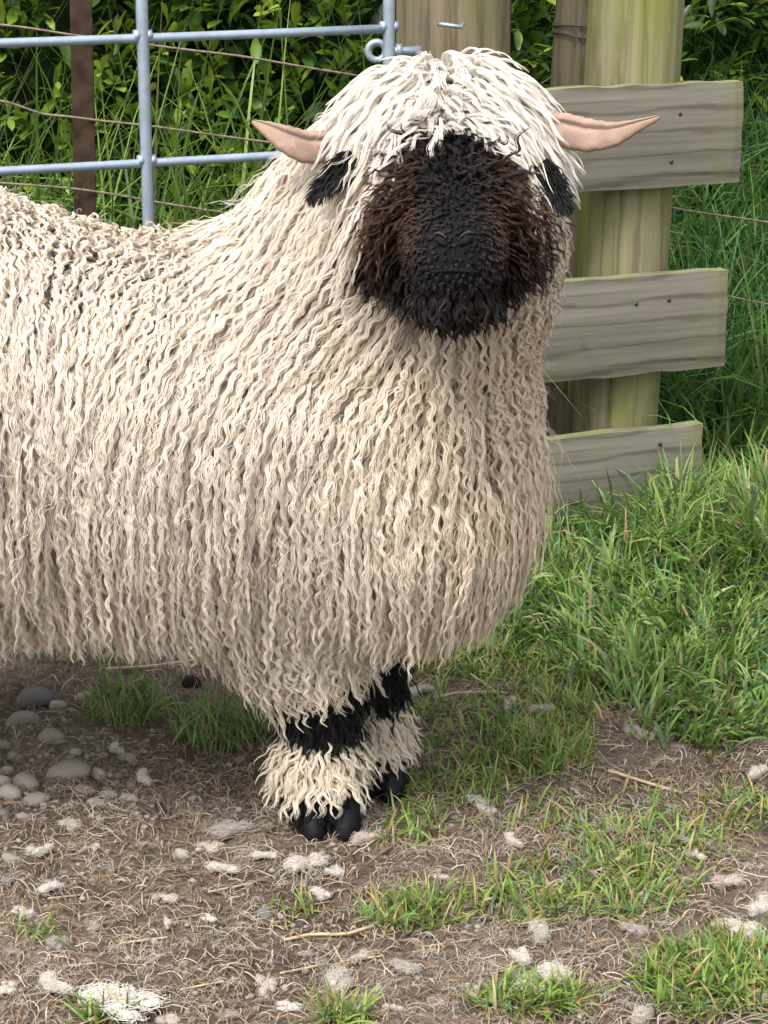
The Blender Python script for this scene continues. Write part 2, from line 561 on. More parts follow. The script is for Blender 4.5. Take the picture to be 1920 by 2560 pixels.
def grow(p0, n0, L, hover, flow, K=16, lift=.5, hug=.6, stiff=.62):
    """guide curves that rise from the skin, then follow the flow over the body"""
    p = p0.copy(); n = n0.copy()
    d = unit(n * lift + flow(p, n))
    pts = [p.copy()]; nr = [n.copy()]; dr = [d.copy()]
    ds = (L / (K - 1))[:, None]
    for i in range(1, K):
        s = i / (K - 1)
        n = grad(p)
        f = flow(p, n)
        fd = (f * n).sum(-1)
        ft = f - (fd * np.where(fd < 0, hug, hug * .45))[:, None] * n
        want = hover * min(1, s * 3.2)
        e = (want - sdf(p)) / np.maximum(ds[:, 0], 1e-4)
        e = np.where(e > 0, np.clip(e, 0, 1.3), np.clip(e * .35, -.35, 0) * np.where(fd > .25, .4, 1))
        d = unit(stiff * d + (1 - stiff) * (ft + n * e[:, None]))
        p = p + d * ds
        pts.append(p.copy()); nr.append(n.copy()); dr.append(d.copy())
    return np.stack(pts, 1), np.stack(nr, 1), np.stack(dr, 1)

def locks(G, NR, DR, L, ns, width, amp, lam, rad, colr, tip=.25, fly=.15, cvar=.08, coh=0):
    """strands round each guide: n locks x ns strands"""
    n, K, _ = G.shape
    s = np.linspace(0, 1, K)[None, :]
    bi = unit(np.cross(NR, DR))
    no = np.cross(DR, bi)
    ph = rng.uniform(0, 2 * np.pi, (n, 1)) * (1 - coh) + coh * 12 * vnoise(G[:, 0, 0] * 14 + G[:, 0, 1] * 5, G[:, 0, 2] * 14, 77)[:, None]; dirn = rng.uniform(-.5, .5, (n, 1))
    lamn = (lam * rng.uniform(.75, 1.3, n))[:, None]
    ampn = (amp * rng.uniform(.55, 1.35, n))[:, None]
    dist = s * L[:, None]
    arg = 2 * np.pi * dist / lamn * (1 + .25 * s) + ph
    env = np.clip(s * 3.5, 0, 1) * (1 + .35 * s)
    wl = np.sin(arg) * ampn * env
    wn = np.cos(arg + dirn) * ampn * env * .4
    GP = G + bi * wl[..., None] + no * wn[..., None]
    P = np.empty((n, ns, K, 3)); R = np.empty((n, ns, K))
    for j in range(ns):
        a = rng.uniform(0, 2 * np.pi, (n, 1)); r = np.sqrt(rng.uniform(0, 1, (n, 1))) * (width if np.isscalar(width) else width[:, None])
        prof = 1 - .72 * s ** 1.1
        tw = a + 3.0 * s
        jl = rng.normal(0, 1, (n, 1)) * fly * ampn * s
        q = GP + bi * (np.cos(tw) * r * prof + jl)[..., None] + no * (np.sin(tw) * r * prof * .55)[..., None]
        cut = rng.uniform(.86, 1.0, (n, 1))
        # shorten: resample along the strand
        x = s * cut * (K - 1)
        x = np.broadcast_to(x, (n, K)); i0 = np.minimum(x.astype(int), K - 2); fr = (x - i0)[..., None]
        rows = np.arange(n)[:, None]
        P[:, j] = q[rows, i0] * (1 - fr) + q[rows, i0 + 1] * fr
        R[:, j] = rad * (1 - (1 - tip) * s ** 2)
    C = np.repeat(colr, ns, 0) * (1 + rng.uniform(-cvar, cvar * .6, (n * ns, 1)))
    return P.reshape(n * ns, K, 3), R.reshape(n * ns, K), np.clip(C, 0, .9)

# roots: area-weighted points on the body mesh, thinned to even spacing
def sample(n, keep):
    t1 = bf[:, [0, 1, 2]]; t2 = bf[:, [0, 2, 3]]
    T = np.concatenate([t1, t2])
    T = T[keep(bv[T].mean(1))]
    A, B, C = bv[T[:, 0]], bv[T[:, 1]], bv[T[:, 2]]
    ar = np.linalg.norm(np.cross(B - A, C - A), axis=1)
    k = rng.choice(len(T), n, p=ar / ar.sum())
    u = rng.uniform(0, 1, (n, 2)); m = u.sum(1) > 1; u[m] = 1 - u[m]
    return A[k] + u[:, :1] * (B - A)[k] + u[:, 1:] * (C - A)[k]

def thin(p, h):
    key = np.floor(p / h).astype(np.int64)
    _, i = np.unique(key @ np.array([73856093, 19349663, 83492791]), return_index=True)
    return p[np.sort(i)]

G_DOWN = np.array([0, 0, -1.0])
CROWN = W(1095, 165, 2.335)
FACE_C = W(1125, 520, 2.16)

# ---- fleece
p = thin(sample(60000, lambda c: (region(c) == 0) & (c[:, 0] > -.62)), .0088)
p2 = thin(sample(8000, lambda c: (region(c) == 0) & (c[:, 0] <= -.62)), .016)
p = np.concatenate([p, p2])
p = p[(p[:, 1] < 2.42) | (rng.uniform(0, 1, len(p)) < .55)]
n0 = grad(p)
topness = smooth(.55, .95, n0[:, 2])
bib = smooth(.02, .14, p[:, 0]) * smooth(.45, .55, p[:, 2])
low = smooth(.36, .30, p[:, 2])
L = .125 * rng.uniform(.75, 1.15, len(p)) * (1 - .45 * topness) * (1 - .45 * bib) * (1 - .25 * low)
L *= 1 - .22 * smooth(.27, .22, p[:, 2])
hover = .012 + .017 * rng.uniform(0, 1, len(p))
seedx = rng.normal(0, 1, (len(p), 3))
neckb = smooth(-.40, -.14, p[:, 0]) * (1 - smooth(.02, .06, p[:, 0])) * smooth(.45, .62, p[:, 2])
FB = G_DOWN[None] + seedx * (.09 + .10 * topness)[:, None] + np.array([-.75, -.1, 0])[None] * neckb[:, None]
FB[:, 1] += topness * np.sign(p[:, 1] - 2.42) * 1.0
FB[:, 0] += (.25 * (vnoise(p[:, 0] * 9, p[:, 2] * 9, 21) - .5))
Gd, NR, DR = grow(p, n0, L, hover, lambda q, n: FB, K=18, lift=(.9 - .7 * topness)[:, None], hug=.62)
FLY = (p, n0, L, FB)
colr = wool_col(p)
colr *= (1 - .10 * rng.uniform(0, 1, (len(p), 1)) ** 2)
amp = .0021 + .0022 * bib - .0004 * topness + .0008 * low
lam = .027 - .007 * bib
wd = np.full(len(p), .0040)
print("fleece locks", len(p))
P_, R_, C_ = locks(Gd, NR, DR, L, 12, wd, amp, lam, .00046, colr, coh=.75)
hair("fleece", P_, R_, C_, M['wool'], sheep)
# loose single fibres that fuzz the outline
k = rng.choice(len(p), 2600)
fp, fn_, fl, ff_ = p[k] + rng.normal(0, .003, (2600, 3)), n0[k], L[k] * rng.uniform(.6, 1.1, 2600), FB[k] + rng.normal(0, .25, (2600, 3))
Gd, NR, DR = grow(fp, fn_, fl, .022 + .022 * rng.uniform(0, 1, 2600), lambda q, n: ff_, K=16, lift=(.9 - .6 * topness[k])[:, None], hug=.6)
P_, R_, C_ = locks(Gd, NR, DR, fl, 2, .004, .0035, .03, .00026, wool_col(fp), fly=1.0)
hair("flyaway_fibres", P_, R_, C_, M['wool'], sheep)

# ---- topknot
p = thin(sample(20000, lambda c: (region(c) == 1)), .0057)
n0 = grad(p)
front = smooth(.05, -.6, n0[:, 1])
L = .105 * rng.uniform(.7, 1.2, len(p)) * (.85 + .25 * front)
row, lat = prow(p); al = np.abs(lat - 1120)
aim = 322 + 75 * (rng.uniform(0, 1, len(p)) < .32) * smooth(60, 85, al) * smooth(185, 160, al) + 120 * smooth(30, 150, al) - 100 * smooth(165, 220, al) + rng.normal(0, 30, len(p))   # the fringe parts over the nose
L = np.where(p[:, 1] < 2.34, np.minimum(L, np.maximum(aim - row, 0) / 2350 * 1.35 + .012), L)
hover = .007 + .018 * rng.uniform(0, 1, len(p)) + .004 * np.exp(-(al / 55) ** 2) * smooth(270, 220, row)
sx = rng.normal(0, .12, (len(p), 3))
def flow_top(q, n):
    r = unit(q - CROWN)
    side = np.tanh((q[:, :1] - CROWN[0]) / .04) * np.array([[.70, 0, 0]])
    return r + .80 * G_DOWN + sx + side
Gd, NR, DR = grow(p, n0, L, hover, flow_top, K=18, lift=.25, hug=.9)
colr = np.broadcast_to(np.array((.86, .81, .735)), p.shape) * (1 - .1 * rng.uniform(0, 1, (len(p), 1)))
P_, R_, C_ = locks(Gd, NR, DR, L, 14, .0032, .0024, .058, .00034, colr, fly=.9)
hair("forelock", P_, R_, C_, M['wool'], sheep)

# ---- face: short on the nose, long and curly on the cheeks and beard
p = thin(sample(14000, lambda c: (region(c) == 2)), .0058)
n0 = grad(p)
lat = (p[:, 0] - W(1130, 560, 2.15)[0])
NOSE = W(1135, 625, 2.06)
dn = np.linalg.norm((p - NOSE) * np.array([1, .6, 1]), axis=1)
chin = smooth(NOSE[2] - .028, NOSE[2] - .05, p[:, 2])
bridge = smooth(.05, .02, np.abs(lat)) * smooth(.03, -.02, n0[:, 1] + .35) * (1 - chin)
L = .046 * rng.uniform(.7, 1.2, len(p)) * (1 - .68 * bridge) * (1 - .30 * chin) * (1 + .25 * smooth(.03, .06, np.abs(lat)))
L = np.where((dn < .060) & (chin < .5), .007, L)
L = np.where((dn < .030) & (chin < .5), .0035, L)
keep = ~((dn < .012) & (chin < .5)); p, n0, lat, L, dn, bridge, chin = (a[keep] for a in (p, n0, lat, L, dn, bridge, chin))
hover = (.006 + .020 * rng.uniform(0, 1, len(p))) * np.clip(L / .05, .15, 1)
sx = rng.normal(0, .30, (len(p), 3))
def flow_face(q, n):
    r = q - FACE_C; r[:, 1] *= .2
    o = unit(r) * .9
    return o + .75 * G_DOWN + sx
Gd, NR, DR = grow(p, n0, L, hover, flow_face, K=14, lift=.9, hug=.5)
bk = smooth(.018, .055, np.abs(lat)) * smooth(NOSE[2] - .03, NOSE[2] + .03, p[:, 2]) * rng.uniform(.2, 1, len(p))
colr = lerp(np.broadcast_to(BLACK, p.shape), BROWN, np.clip(1.3 * bk + .25 * rng.uniform(0, 1, len(p)) ** 2, 0, 1))
P_, R_, C_ = locks(Gd, NR, DR, L, 10, .0030, .0036 * np.clip(L / .05, .2, 1), .027, .00045, colr, fly=.5, cvar=.3)
hair("face_hair", P_, R_, C_, M['dark_hair'], sheep)

# ---- legs
p = thin(sample(16000, lambda c: (region(c) == 3) & (c[:, 2] < .25) & (c[:, 2] > .025)), .0058)
n0 = grad(p)
blk = leg_black(p)
L = np.where(blk, .045, .054) * rng.uniform(.7, 1.2, len(p))
L = np.where(p[:, 2] < .062, .030, L)
hover = np.where(blk, .006, .018) * rng.uniform(.3, 1.1, len(p))
sx = rng.normal(0, .18, (len(p), 3)); sx[:, 0] += .25 * n0[:, 0]
out = np.where(blk, .10, .34)[:, None]
FL = G_DOWN[None] + sx
Gd, NR, DR = grow(p, n0, L, hover, lambda q, n: FL + n * out, K=12, lift=.6, hug=.2)
Gd[..., 2] = np.maximum(Gd[..., 2], .006)
colr = np.where(blk[:, None], BLACK, np.array((.80, .71, .58)))
for nm, m_, mt in (("leg_hair", blk, M['dark_hair']), ("pastern_wool", ~blk, M['wool'])):
    P_, R_, C_ = locks(Gd[m_], NR[m_], DR[m_], L[m_], 9, .0030, .0018 if nm == "leg_hair" else .0026, .03, .00045, colr[m_], fly=.5, cvar=.15)
    hair(nm, P_, R_, C_, mt, sheep)

# ---- hooves: two cloven claws each
for (x, y) in LEGS:
    hf = MB()
    for s in (-1, 1):
        prof = [(0.0, .0205, 1.3), (.003, .0225, 1.3), (.018, .0220, 1.12), (.038, .0185, .98), (.057, .0125, .8)]
        vs = []; k = 12
        for z, r, e in prof:
            for j in range(k):
                a = 2 * np.pi * j / k
                fx = np.cos(a); fy = np.sin(a)
                ty = -fy * r * 1.25 * e - .018 * (1 - z / .06)
                vs.append((x + .008 + s * .0165 + fx * r * .82, y - .006 + ty, z + .002))
        fs = [[i * k + j, i * k + (j + 1) % k, (i + 1) * k + (j + 1) % k, (i + 1) * k + j] for i in range(4) for j in range(k)]
        fs += [list(range(k))[::-1], [4 * k + j for j in range(k)]]
        hf.add(np.array(vs) - OFF, fs)
    hf.build("hoof", M['hoof'], sheep)

# ---- horns: flat, twisted, leaf-like
def horn(path, wid, thk, rollv):
    path = np.asarray(path, float)
    t = np.linspace(0, 1, len(path)); tt = np.linspace(0, 1, 34)
    # Catmull-like smoothing through polynomial fit per axis
    pts = np.stack([np.interp(tt, t, path[:, i]) for i in range(3)], -1)
    for _ in range(6): pts[1:-1] = .25 * pts[:-2] + .5 * pts[1:-1] + .25 * pts[2:]
    wv = np.interp(tt, t, wid); tv = np.interp(tt, t, thk); rv = np.interp(tt, t, rollv)
    for a in (wv, tv, rv):
        for _ in range(4): a[1:-1] = .25 * a[:-2] + .5 * a[1:-1] + .25 * a[2:]
    T = unit(np.gradient(pts, axis=0)); k = 56
    v = []; c = []
    for i in range(len(tt)):
        up = np.array([0, .15, 1.0]); up = up - (up @ T[i]) * T[i]; up /= np.linalg.norm(up)
        sd_ = np.cross(T[i], up)
        cr, sr = math.cos(rv[i]), math.sin(rv[i])
        u2 = up * cr + sd_ * sr; s2 = -up * sr + sd_ * cr
        for j in range(k):
            a = 2 * np.pi * j / k
            groove = 1 - .55 * math.exp(-((math.cos(a) - .42) / .15) ** 2)
            ring = 1 + .035 * math.sin(i * 1.9)
            v.append(pts[i] + u2 * math.cos(a) * wv[i] * ring + s2 * math.sin(a) * tv[i] * groove * ring)
            base = np.array((.47, .325, .25)) * (1 - .40 * float(vnoise(i * .45, j * .25, 88))) if i < 22 else np.array((.36, .25, .175))
            g = .85 * math.exp(-((math.cos(a) - .42) / .10) ** 2) + .35 * math.exp(-((math.cos(a) + .95) / .12) ** 2)
            c.append(base * (1 - g) * (1 - .25 * (i < 3)))
    f = [[i * k + j, i * k + (j + 1) % k, (i + 1) * k + (j + 1) % k, (i + 1) * k + j] for i in range(33) for j in range(k)]
    f += [list(range(k))[::-1], [33 * k + j for j in range(k)]]
    mesh("horn", np.array(v) - OFF, f, M['horn'], sheep, True, np.array(c))
u = float(mpp(700, 340, 2.27))
horn([W(870, 365, 2.25), W(820, 366, 2.245), W(765, 370, 2.235), (W(715, 348, 2.23)), W(670, 322, 2.235), W(632, 304, 2.245)],
     np.array([38, 39, 43, 37, 21, 6]) * u, np.array([20, 19, 17, 14, 11, 5]) * u, [0.0, .1, .2, .35, .5, .5])
horn([W(1350, 322, 2.25), W(1400, 322, 2.245), W(1465, 340, 2.235), (W(1530, 338, 2.23)), W(1590, 315, 2.235), W(1648, 293, 2.245)],
     np.array([38, 42, 43, 33, 17, 6]) * u, np.array([20, 19, 17, 14, 11, 5]) * u, [0.0, -.1, -.2, -.3, -.4, -.4])

# ---- ears: drooping, black furred
def ear(base, tip, wid, face):
    base = np.array(base); tip = np.array(tip)
    ax = tip - base; Ln = np.linalg.norm(ax); ax /= Ln
    fn = unit(np.array(face) - (np.array(face) @ ax) * ax); sdv = np.cross(ax, fn)
    v = []; nu, nvv = 12, 9
    for side in (1, -1):
        for i in range(nu):
            t = i / (nu - 1)
            wv = wid * (math.sin(math.pi * min(1, .12 + .88 * t) ** .8) ** .7 * .98 + .02)
            for j in range(nvv):
                s_ = -1 + 2 * j / (nvv - 1)
                cup = .45 * wv * s_ * s_ - .006 * math.sin(t * 3)
                v.append(base + ax * Ln * t + sdv * wv * s_ + fn * (cup + side * .0016 * (1 - s_ ** 4)))
    f = []
    m = nu * nvv
    for i in range(nu - 1):
        for j in range(nvv - 1):
            a = i * nvv + j
            f.append([a, a + 1, a + nvv + 1, a + nvv]); f.append([m + a, m + a + nvv, m + a + nvv + 1, m + a + 1])
    for i in range(nu - 1):
        for j in (0, nvv - 1):
            a = i * nvv + j; b = a + nvv; f.append([a, b, m + b, m + a])
    v = np.array(v)
    e = mesh("ear", v - OFF, f, M['skin'], sheep, True, np.broadcast_to(BLACK, v.shape))
    n = 420
    t = rng.uniform(.02, .98, n); s_ = rng.uniform(-1, 1, n)
    wv = wid * (np.sin(np.pi * (.12 + .88 * t) ** .8) ** .7 * .98 + .02)
    r0 = base + ax * Ln * t[:, None] + sdv * (wv * s_)[:, None] + fn * (.45 * wv * s_ * s_ + rng.choice([-.0015, .002], n))[:, None]
    d = unit(ax * .9 + sdv * s_[:, None] * .5 + fn * rng.uniform(-.15, .5, n)[:, None] + rng.normal(0, .15, (n, 3)) + .3 * G_DOWN)
    st = np.linspace(0, .009, 5)
    Pp = r0[:, None] + d[:, None] * st[None, :, None] + G_DOWN * (st ** 2 * 12)[None, :, None]
    hair("ear_hair", Pp, np.broadcast_to(.0005 * np.array([1, 1, .9, .7, .3]), (n, 5)), np.broadcast_to(BLACK, (n, 3)), M['dark_hair'], e)
ear(W(890, 395, 2.195), W(778, 498, 2.175), .0145, (-.25, -1, .15))
ear(W(1345, 410, 2.195), W(1416, 522, 2.185), .0145, (.3, -1, .1))

# ---- eyes, nostrils and mouth line
for px in (1008, 1248):
    c = W(px, 432, 2.172); b = MB(); k = 12
    vs = [c + .0125 * np.array((math.cos(a) * math.sin(t), .7 * math.sin(a) * math.sin(t), math.cos(t))) - OFF for t in np.linspace(.05, 3.09, 9) for a in np.arange(k) * 2 * np.pi / k]
    b.add(vs, [[i * k + j, i * k + (j + 1) % k, (i + 1) * k + (j + 1) % k, (i + 1) * k + j] for i in range(8) for j in range(k)])
    b.build("eye", M['eye'], sheep)

def snap(q, out=.0):
    q = np.asarray(q, float)
    for _ in range(6): q = q - (sdf(q) - out)[:, None] * grad(q)
    return q
M['nose'] = plain("nose_skin", (.006, .006, .007), .8, 0, .15)
M['lip'] = plain("lip", (.028, .027, .027), .7, 0, .25, 150, .3, .3)
for s in (-1, 1):
    q = snap(W(np.array([1133 + s * 12, 1133 + s * 24, 1133 + s * 38, 1133 + s * 48]), np.array([618, 610, 600, 592]), np.full(4, 2.05)), .0005)
    MB().tube(q - OFF, [.0018, .0040, .0036, .0012], 8).build("nostril", M['nose'], sheep)
    q = snap(W(np.array([1133 + s * 14, 1133 + s * 26, 1133 + s * 40, 1133 + s * 52]), np.array([600, 588, 579, 583]), np.full(4, 2.05)), .0015)
    MB().tube(q - OFF, [.0006, .0014, .0016, .0006], 8).build("nostril_rim", M['lip'], sheep)
xs = np.linspace(-55, 55, 11)
q = snap(W(1135 + xs, 674 - 6 * np.cos(xs / 30), np.full(11, 2.05)), .0003)
MB().tube(q - OFF, np.array([.0008] + [.002] * 9 + [.0008]), 8).build("mouth", M['nose'], sheep)
q = snap(W(np.array([1134, 1134.5, 1135]), np.array([622, 640, 660]), np.full(3, 2.05)), .0003)
MB().tube(q - OFF, [.001, .0014, .001], 6).build("lip_cleft", M['nose'], sheep)

# ------------------------------------------------------------------ fence line behind
ANG = math.radians(22)
FD = np.array([math.cos(ANG), math.sin(ANG), 0.0]); FN = np.array([math.sin(ANG), -math.cos(ANG), 0.0])   # along, towards the camera
FP = ground(1560, 1330); FP[2] = 0
def onplane(px, py, back=0.0):
    d = ray(px, py); o = np.array([0, 0, CAM_H]); q = FP - FN * back
    return o + d * (((q - o) @ FN) / (d @ FN))
def along(p): return float((p - FP) @ FD)
fscale = 1 / float(np.linalg.norm(onplane(1600, 600) - np.array([0, 0, CAM_H])) / F)

def log(name, mat, r, z0, z1, base, lean=(0, 0), parent=None, flat=0, seed=0, top=True):
    """slightly uneven round post with its origin at the base"""
    n, k = 26, 72
    v = []
    for i in range(n):
        z = z0 + (z1 - z0) * i / (n - 1)
        for j in range(k):
            a = 2 * np.pi * j / k
            rr = r * (1 + .018 * math.sin(3 * a + seed + z * 2) + .012 * math.sin(5 * a + z * 5 + seed))
            rr += .0022 * (float(vnoise(a * 9 + seed, z * 3, 40)) - .5) * 2
            rr *= 1 - .02 * (z / max(z1, .1))
            if j == {1: 52, 2: 53, 3: 50}[seed] or (j == 46 and seed == 2 and z > .6): rr -= .009       # drying crack
            v.append((math.cos(a) * rr + lean[0] * z, math.sin(a) * rr + lean[1] * z, z))
    f = [[i * k + j, i * k + (j + 1) % k, (i + 1) * k + (j + 1) % k, (i + 1) * k + j] for i in range(n - 1) for j in range(k)]
    f += [list(range(k))[::-1], [(n - 1) * k + j for j in range(k)]]
    return mesh(name, v, f, mat, parent, True, loc=base)

# board fence: two round posts, three boards
s_post = along(onplane(1576, 1000))
T_B, H_B = .030, .150
base = FP + FD * s_post
fence = tag(empty("board_fence", tuple(base)), "weathered grey board fence with three planks nailed to a round mossy post", "fence")
FE = np.array(fence.location)
log("post", M['post'], .071, -.3, 1.25, tuple(-FN * (.071 + .002)), lean=(.030, 0), parent=fence, seed=1)
rows = [(215, 1858), (693, 1820), (1078, 1757)]
me_b = {}
for i, (row, endpx) in enumerate(rows):
    ztop = onplane(1600, row, -T_B)[2]
    s1 = along(onplane(endpx, row, -T_B)); s0 = along(onplane(1060, row)) - .06 * i
    if i == 2: H = .165
    else: H = H_B
    ln = s1 - s0
    nxs, nzs = 40, 8
    v = []; f = []
    for side in (0, 1):
        for a in range(nxs + 1):
            for b_ in range(nzs + 1):
                x = ln * (a / nxs - 1); z = -H * b_ / nzs
                wob = .002 * (float(vnoise(a * .35, i * 5 + (0 if b_ < 4 else 3), 50)) - .5)
                if b_ in (0, nzs): z += wob * 2
                e = .0025 if (b_ in (0, nzs) or a in (0, nxs)) else 0
                cup = .002 * math.cos(b_ / nzs * math.pi * 2)
                y = -(T_B - e - cup) if side == 0 else -.001
                v.append((x + (.004 * float(vnoise(b_ * .7, i, 51)) if a == nxs else 0), y, z))
    m_ = (nxs + 1) * (nzs + 1); st = nzs + 1
    for a in range(nxs):
        for b_ in range(nzs):
            q0 = a * st + b_
            f.append([q0, q0 + 1, q0 + st + 1, q0 + st]); f.append([m_ + q0, m_ + q0 + st, m_ + q0 + st + 1, m_ + q0 + 1])
    for a in range(nxs):
        for b_ in (0, nzs):
            q0 = a * st + b_; f.append([q0, q0 + st, m_ + q0 + st, m_ + q0])
    for b_ in range(nzs):
        for a in (0, nxs):
            q0 = a * st + b_; f.append([q0, m_ + q0, m_ + q0 + 1, q0 + 1])
    loc = FP + FD * s1 + np.array([0, 0, ztop]) - FE
    bo = mesh("board", v, f, M['board'], fence, False, loc=tuple(loc))
    bo.rotation_euler = (0, 0, ANG)
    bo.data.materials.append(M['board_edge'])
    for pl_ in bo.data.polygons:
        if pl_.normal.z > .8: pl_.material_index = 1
    nails = {0: [(1700, 285), (1655, 345), (1678, 404), (1822, 345)], 1: [(1672, 750), (1590, 760)], 2: [(1650, 1110)]}[i]
    for (nxp, nyp) in nails:
        q = onplane(nxp, nyp, -T_B)
        lx, lz = along(q) - s1, q[2] - ztop
        k = 8; vs = [(lx + .0032 * math.cos(2 * math.pi * j / k), -T_B - h_, lz + .0032 * math.sin(2 * math.pi * j / k)) for h_ in (-.002, .0012) for j in range(k)]
        MB().add(vs, [[j, (j + 1) % k, k + (j + 1) % k, k + j] for j in range(k)] + [list(range(k))[::-1], [k + j for j in range(k)]]).build("nail", M['nail'], bo)

# stout gate post, hinge eye
gp = onplane(1107, 60, .13); s_gp = along(gp)
gpb = FP + FD * s_gp - FN * .09
gpo = tag(empty("gate_post", tuple(gpb)), "stout round timber gate post with a steel hinge eye, behind the sheep's head", "post")
log("trunk", M['post_b'], .0835, -.3, 1.35, (0, 0, 0), parent=gpo, seed=2)
# the gudgeon: an eye on a threaded rod
ec = onplane(942, 128, .06) - gpb
eye_ = MB()
aa = np.linspace(0, 2 * np.pi, 25)
ring = np.stack([ec[0] + .0125 * np.cos(aa), np.full(25, ec[1]), ec[2] + .0125 * np.sin(aa)], -1)
eye_.tube(ring, .0052, 10, cap=False)
eye_.tube([ec + [.013, 0, 0], ec + [.05, .003, 0], [0, .0, ec[2]]], .0065, 10)
eye_.tube([ec + [.028, 0.0005, 0], ec + [.036, .001, 0]], .0115, 6)
eye_.build("hinge_eye", M['galv'], gpo)
st = onplane(1130, 62, .0) - gpb
MB().tube([st + [-.018, .0, 0], st + [-.015, -.014, .002], st + [.012, -.014, -.002], st + [.016, .004, 0]], .003, 8).build("staple", M['galv'], gpo)

# second, thinner post with wire round it
wp = onplane(1400, 100, .22); wpb = wp.copy(); wpb[2] = float(gz(wp[0], wp[1]))
wpo = tag(empty("wire_wrapped_post", tuple(wpb)), "thin split timber post bound with wire behind the fence boards", "post")
log("trunk", M['post_b'], .044, -.3, 1.2, (0, 0, 0), lean=(.045, 0), parent=wpo, seed=3)
for row, tl in ((62, .004), (93, -.005)):
    z = onplane(1412, row, .2)[2] - wpb[2]
    a = np.linspace(0, 2 * np.pi, 25)
    MB().tube(np.stack([.047 * np.cos(a) + .045 * z, .047 * np.sin(a), z + tl * np.cos(a) + .003 * np.sin(2 * a)], -1), .0016, 6, cap=False).build("binding_wire", M['wire_dark'], wpo)

# galvanised gate
gate_s1 = along(onplane(972, 60))
go = tag(empty("farm_gate", tuple(FP + FD * gate_s1)), "galvanised steel pipe gate behind the sheep's back", "gate")
GE = np.array(go.location)
s_up = along(onplane(361, 240))
zr = [onplane(361, 88)[2], onplane(361, 401)[2]]
dzr = zr[0] - zr[1]
zs = [zr[0] + dzr, zr[0], zr[1], zr[1] - dzr * .8, zr[1] - dzr * 1.55]
g0 = along(onplane(361, 240)) - 1.05
for z in zs:
    s = np.linspace(g0, gate_s1, 9)
    pts = FP[None] + FD[None] * s[:, None] + np.array([0, 0, z]) - GE
    pts[:, 2] += .004 * np.sin(s * 2.1)
    MB().tube(pts, .0062, 12).build("rail", M['galv'], go)
for s, r in ((g0, .011), (s_up, .0082), (gate_s1, .0085)):
    pts = [FP + FD * s + np.array([0, 0, z]) + FN * .001 - GE for z in np.linspace(zs[-1] - .01, zs[0] + .01, 5)]
    up = MB().tube(pts, r, 12).build("upright", M['galv'], go)
    for z in zs[1:3]:
        b = MB(); c = FP + FD * s + np.array([0, 0, z]) - GE
        b.tube([c - FD * (r + .004), c - FD * r * .6], .0078, 10).tube([c + FD * r * .6, c + FD * (r + .004)], .0078, 10)
        b.build("weld", M['galv'], up)

# old wire fence with a rusty steel stake
sp_ = onplane(187, 240, .30); spb = sp_.copy(); spb[2] = float(gz(sp_[0], sp_[1]))
wf = tag(empty("wire_fence", tuple(spb)), "rusty steel stake carrying sagging wires in front of the hedge", "fence")
WE = np.array(spb)
def yangle(zlo, zhi):          # Y-shaped section stake
    v = []; sec = [(-.016, -.004), (-.016, .004), (-.003, .005), (-.003, .022), (.003, .022), (.003, .005), (.016, .004), (.016, -.004)]
    for z in (zlo, zhi):
        for (x, y) in sec: v.append((x + .018 * z, y, z))
    k = 8
    return v, [[j, (j + 1) % k, k + (j + 1) % k, k + j] for j in range(k)] + [list(range(k))[::-1], list(range(k, 2 * k))]
v, f = yangle(-.2, 1.1)
mesh("stake", v, f, M['rust'], wf, False)
wires = [[(-260, 40), (0, 60), (160, 84), (340, 108), (600, 140), (850, 182), (1100, 225)],
         [(-260, 225), (0, 248), (100, 284), (187, 294), (350, 312), (690, 358), (1100, 405)],
         [(-260, 440), (187, 470), (380, 503), (640, 545), (1000, 590)],
         [(1240, 430), (1430, 462), (1690, 522), (1920, 556), (2200, 600)],
         [(1240, 640), (1430, 668), (1700, 715), (1920, 762), (2200, 800)]]
for wpts in wires:
    pts = np.array([onplane(a, b, .285) for a, b in wpts])
    tt = np.linspace(0, len(pts) - 1, 40)
    q = np.stack([np.interp(tt, np.arange(len(pts)), pts[:, i]) for i in range(3)], -1)
    for _ in range(3): q[1:-1] = .25 * q[:-2] + .5 * q[1:-1] + .25 * q[2:]
    q[:, 2] += .0004 * np.sin(tt * 5)
    MB().tube(q - WE, .0019, 6).build("wire", M['wire'], wf)

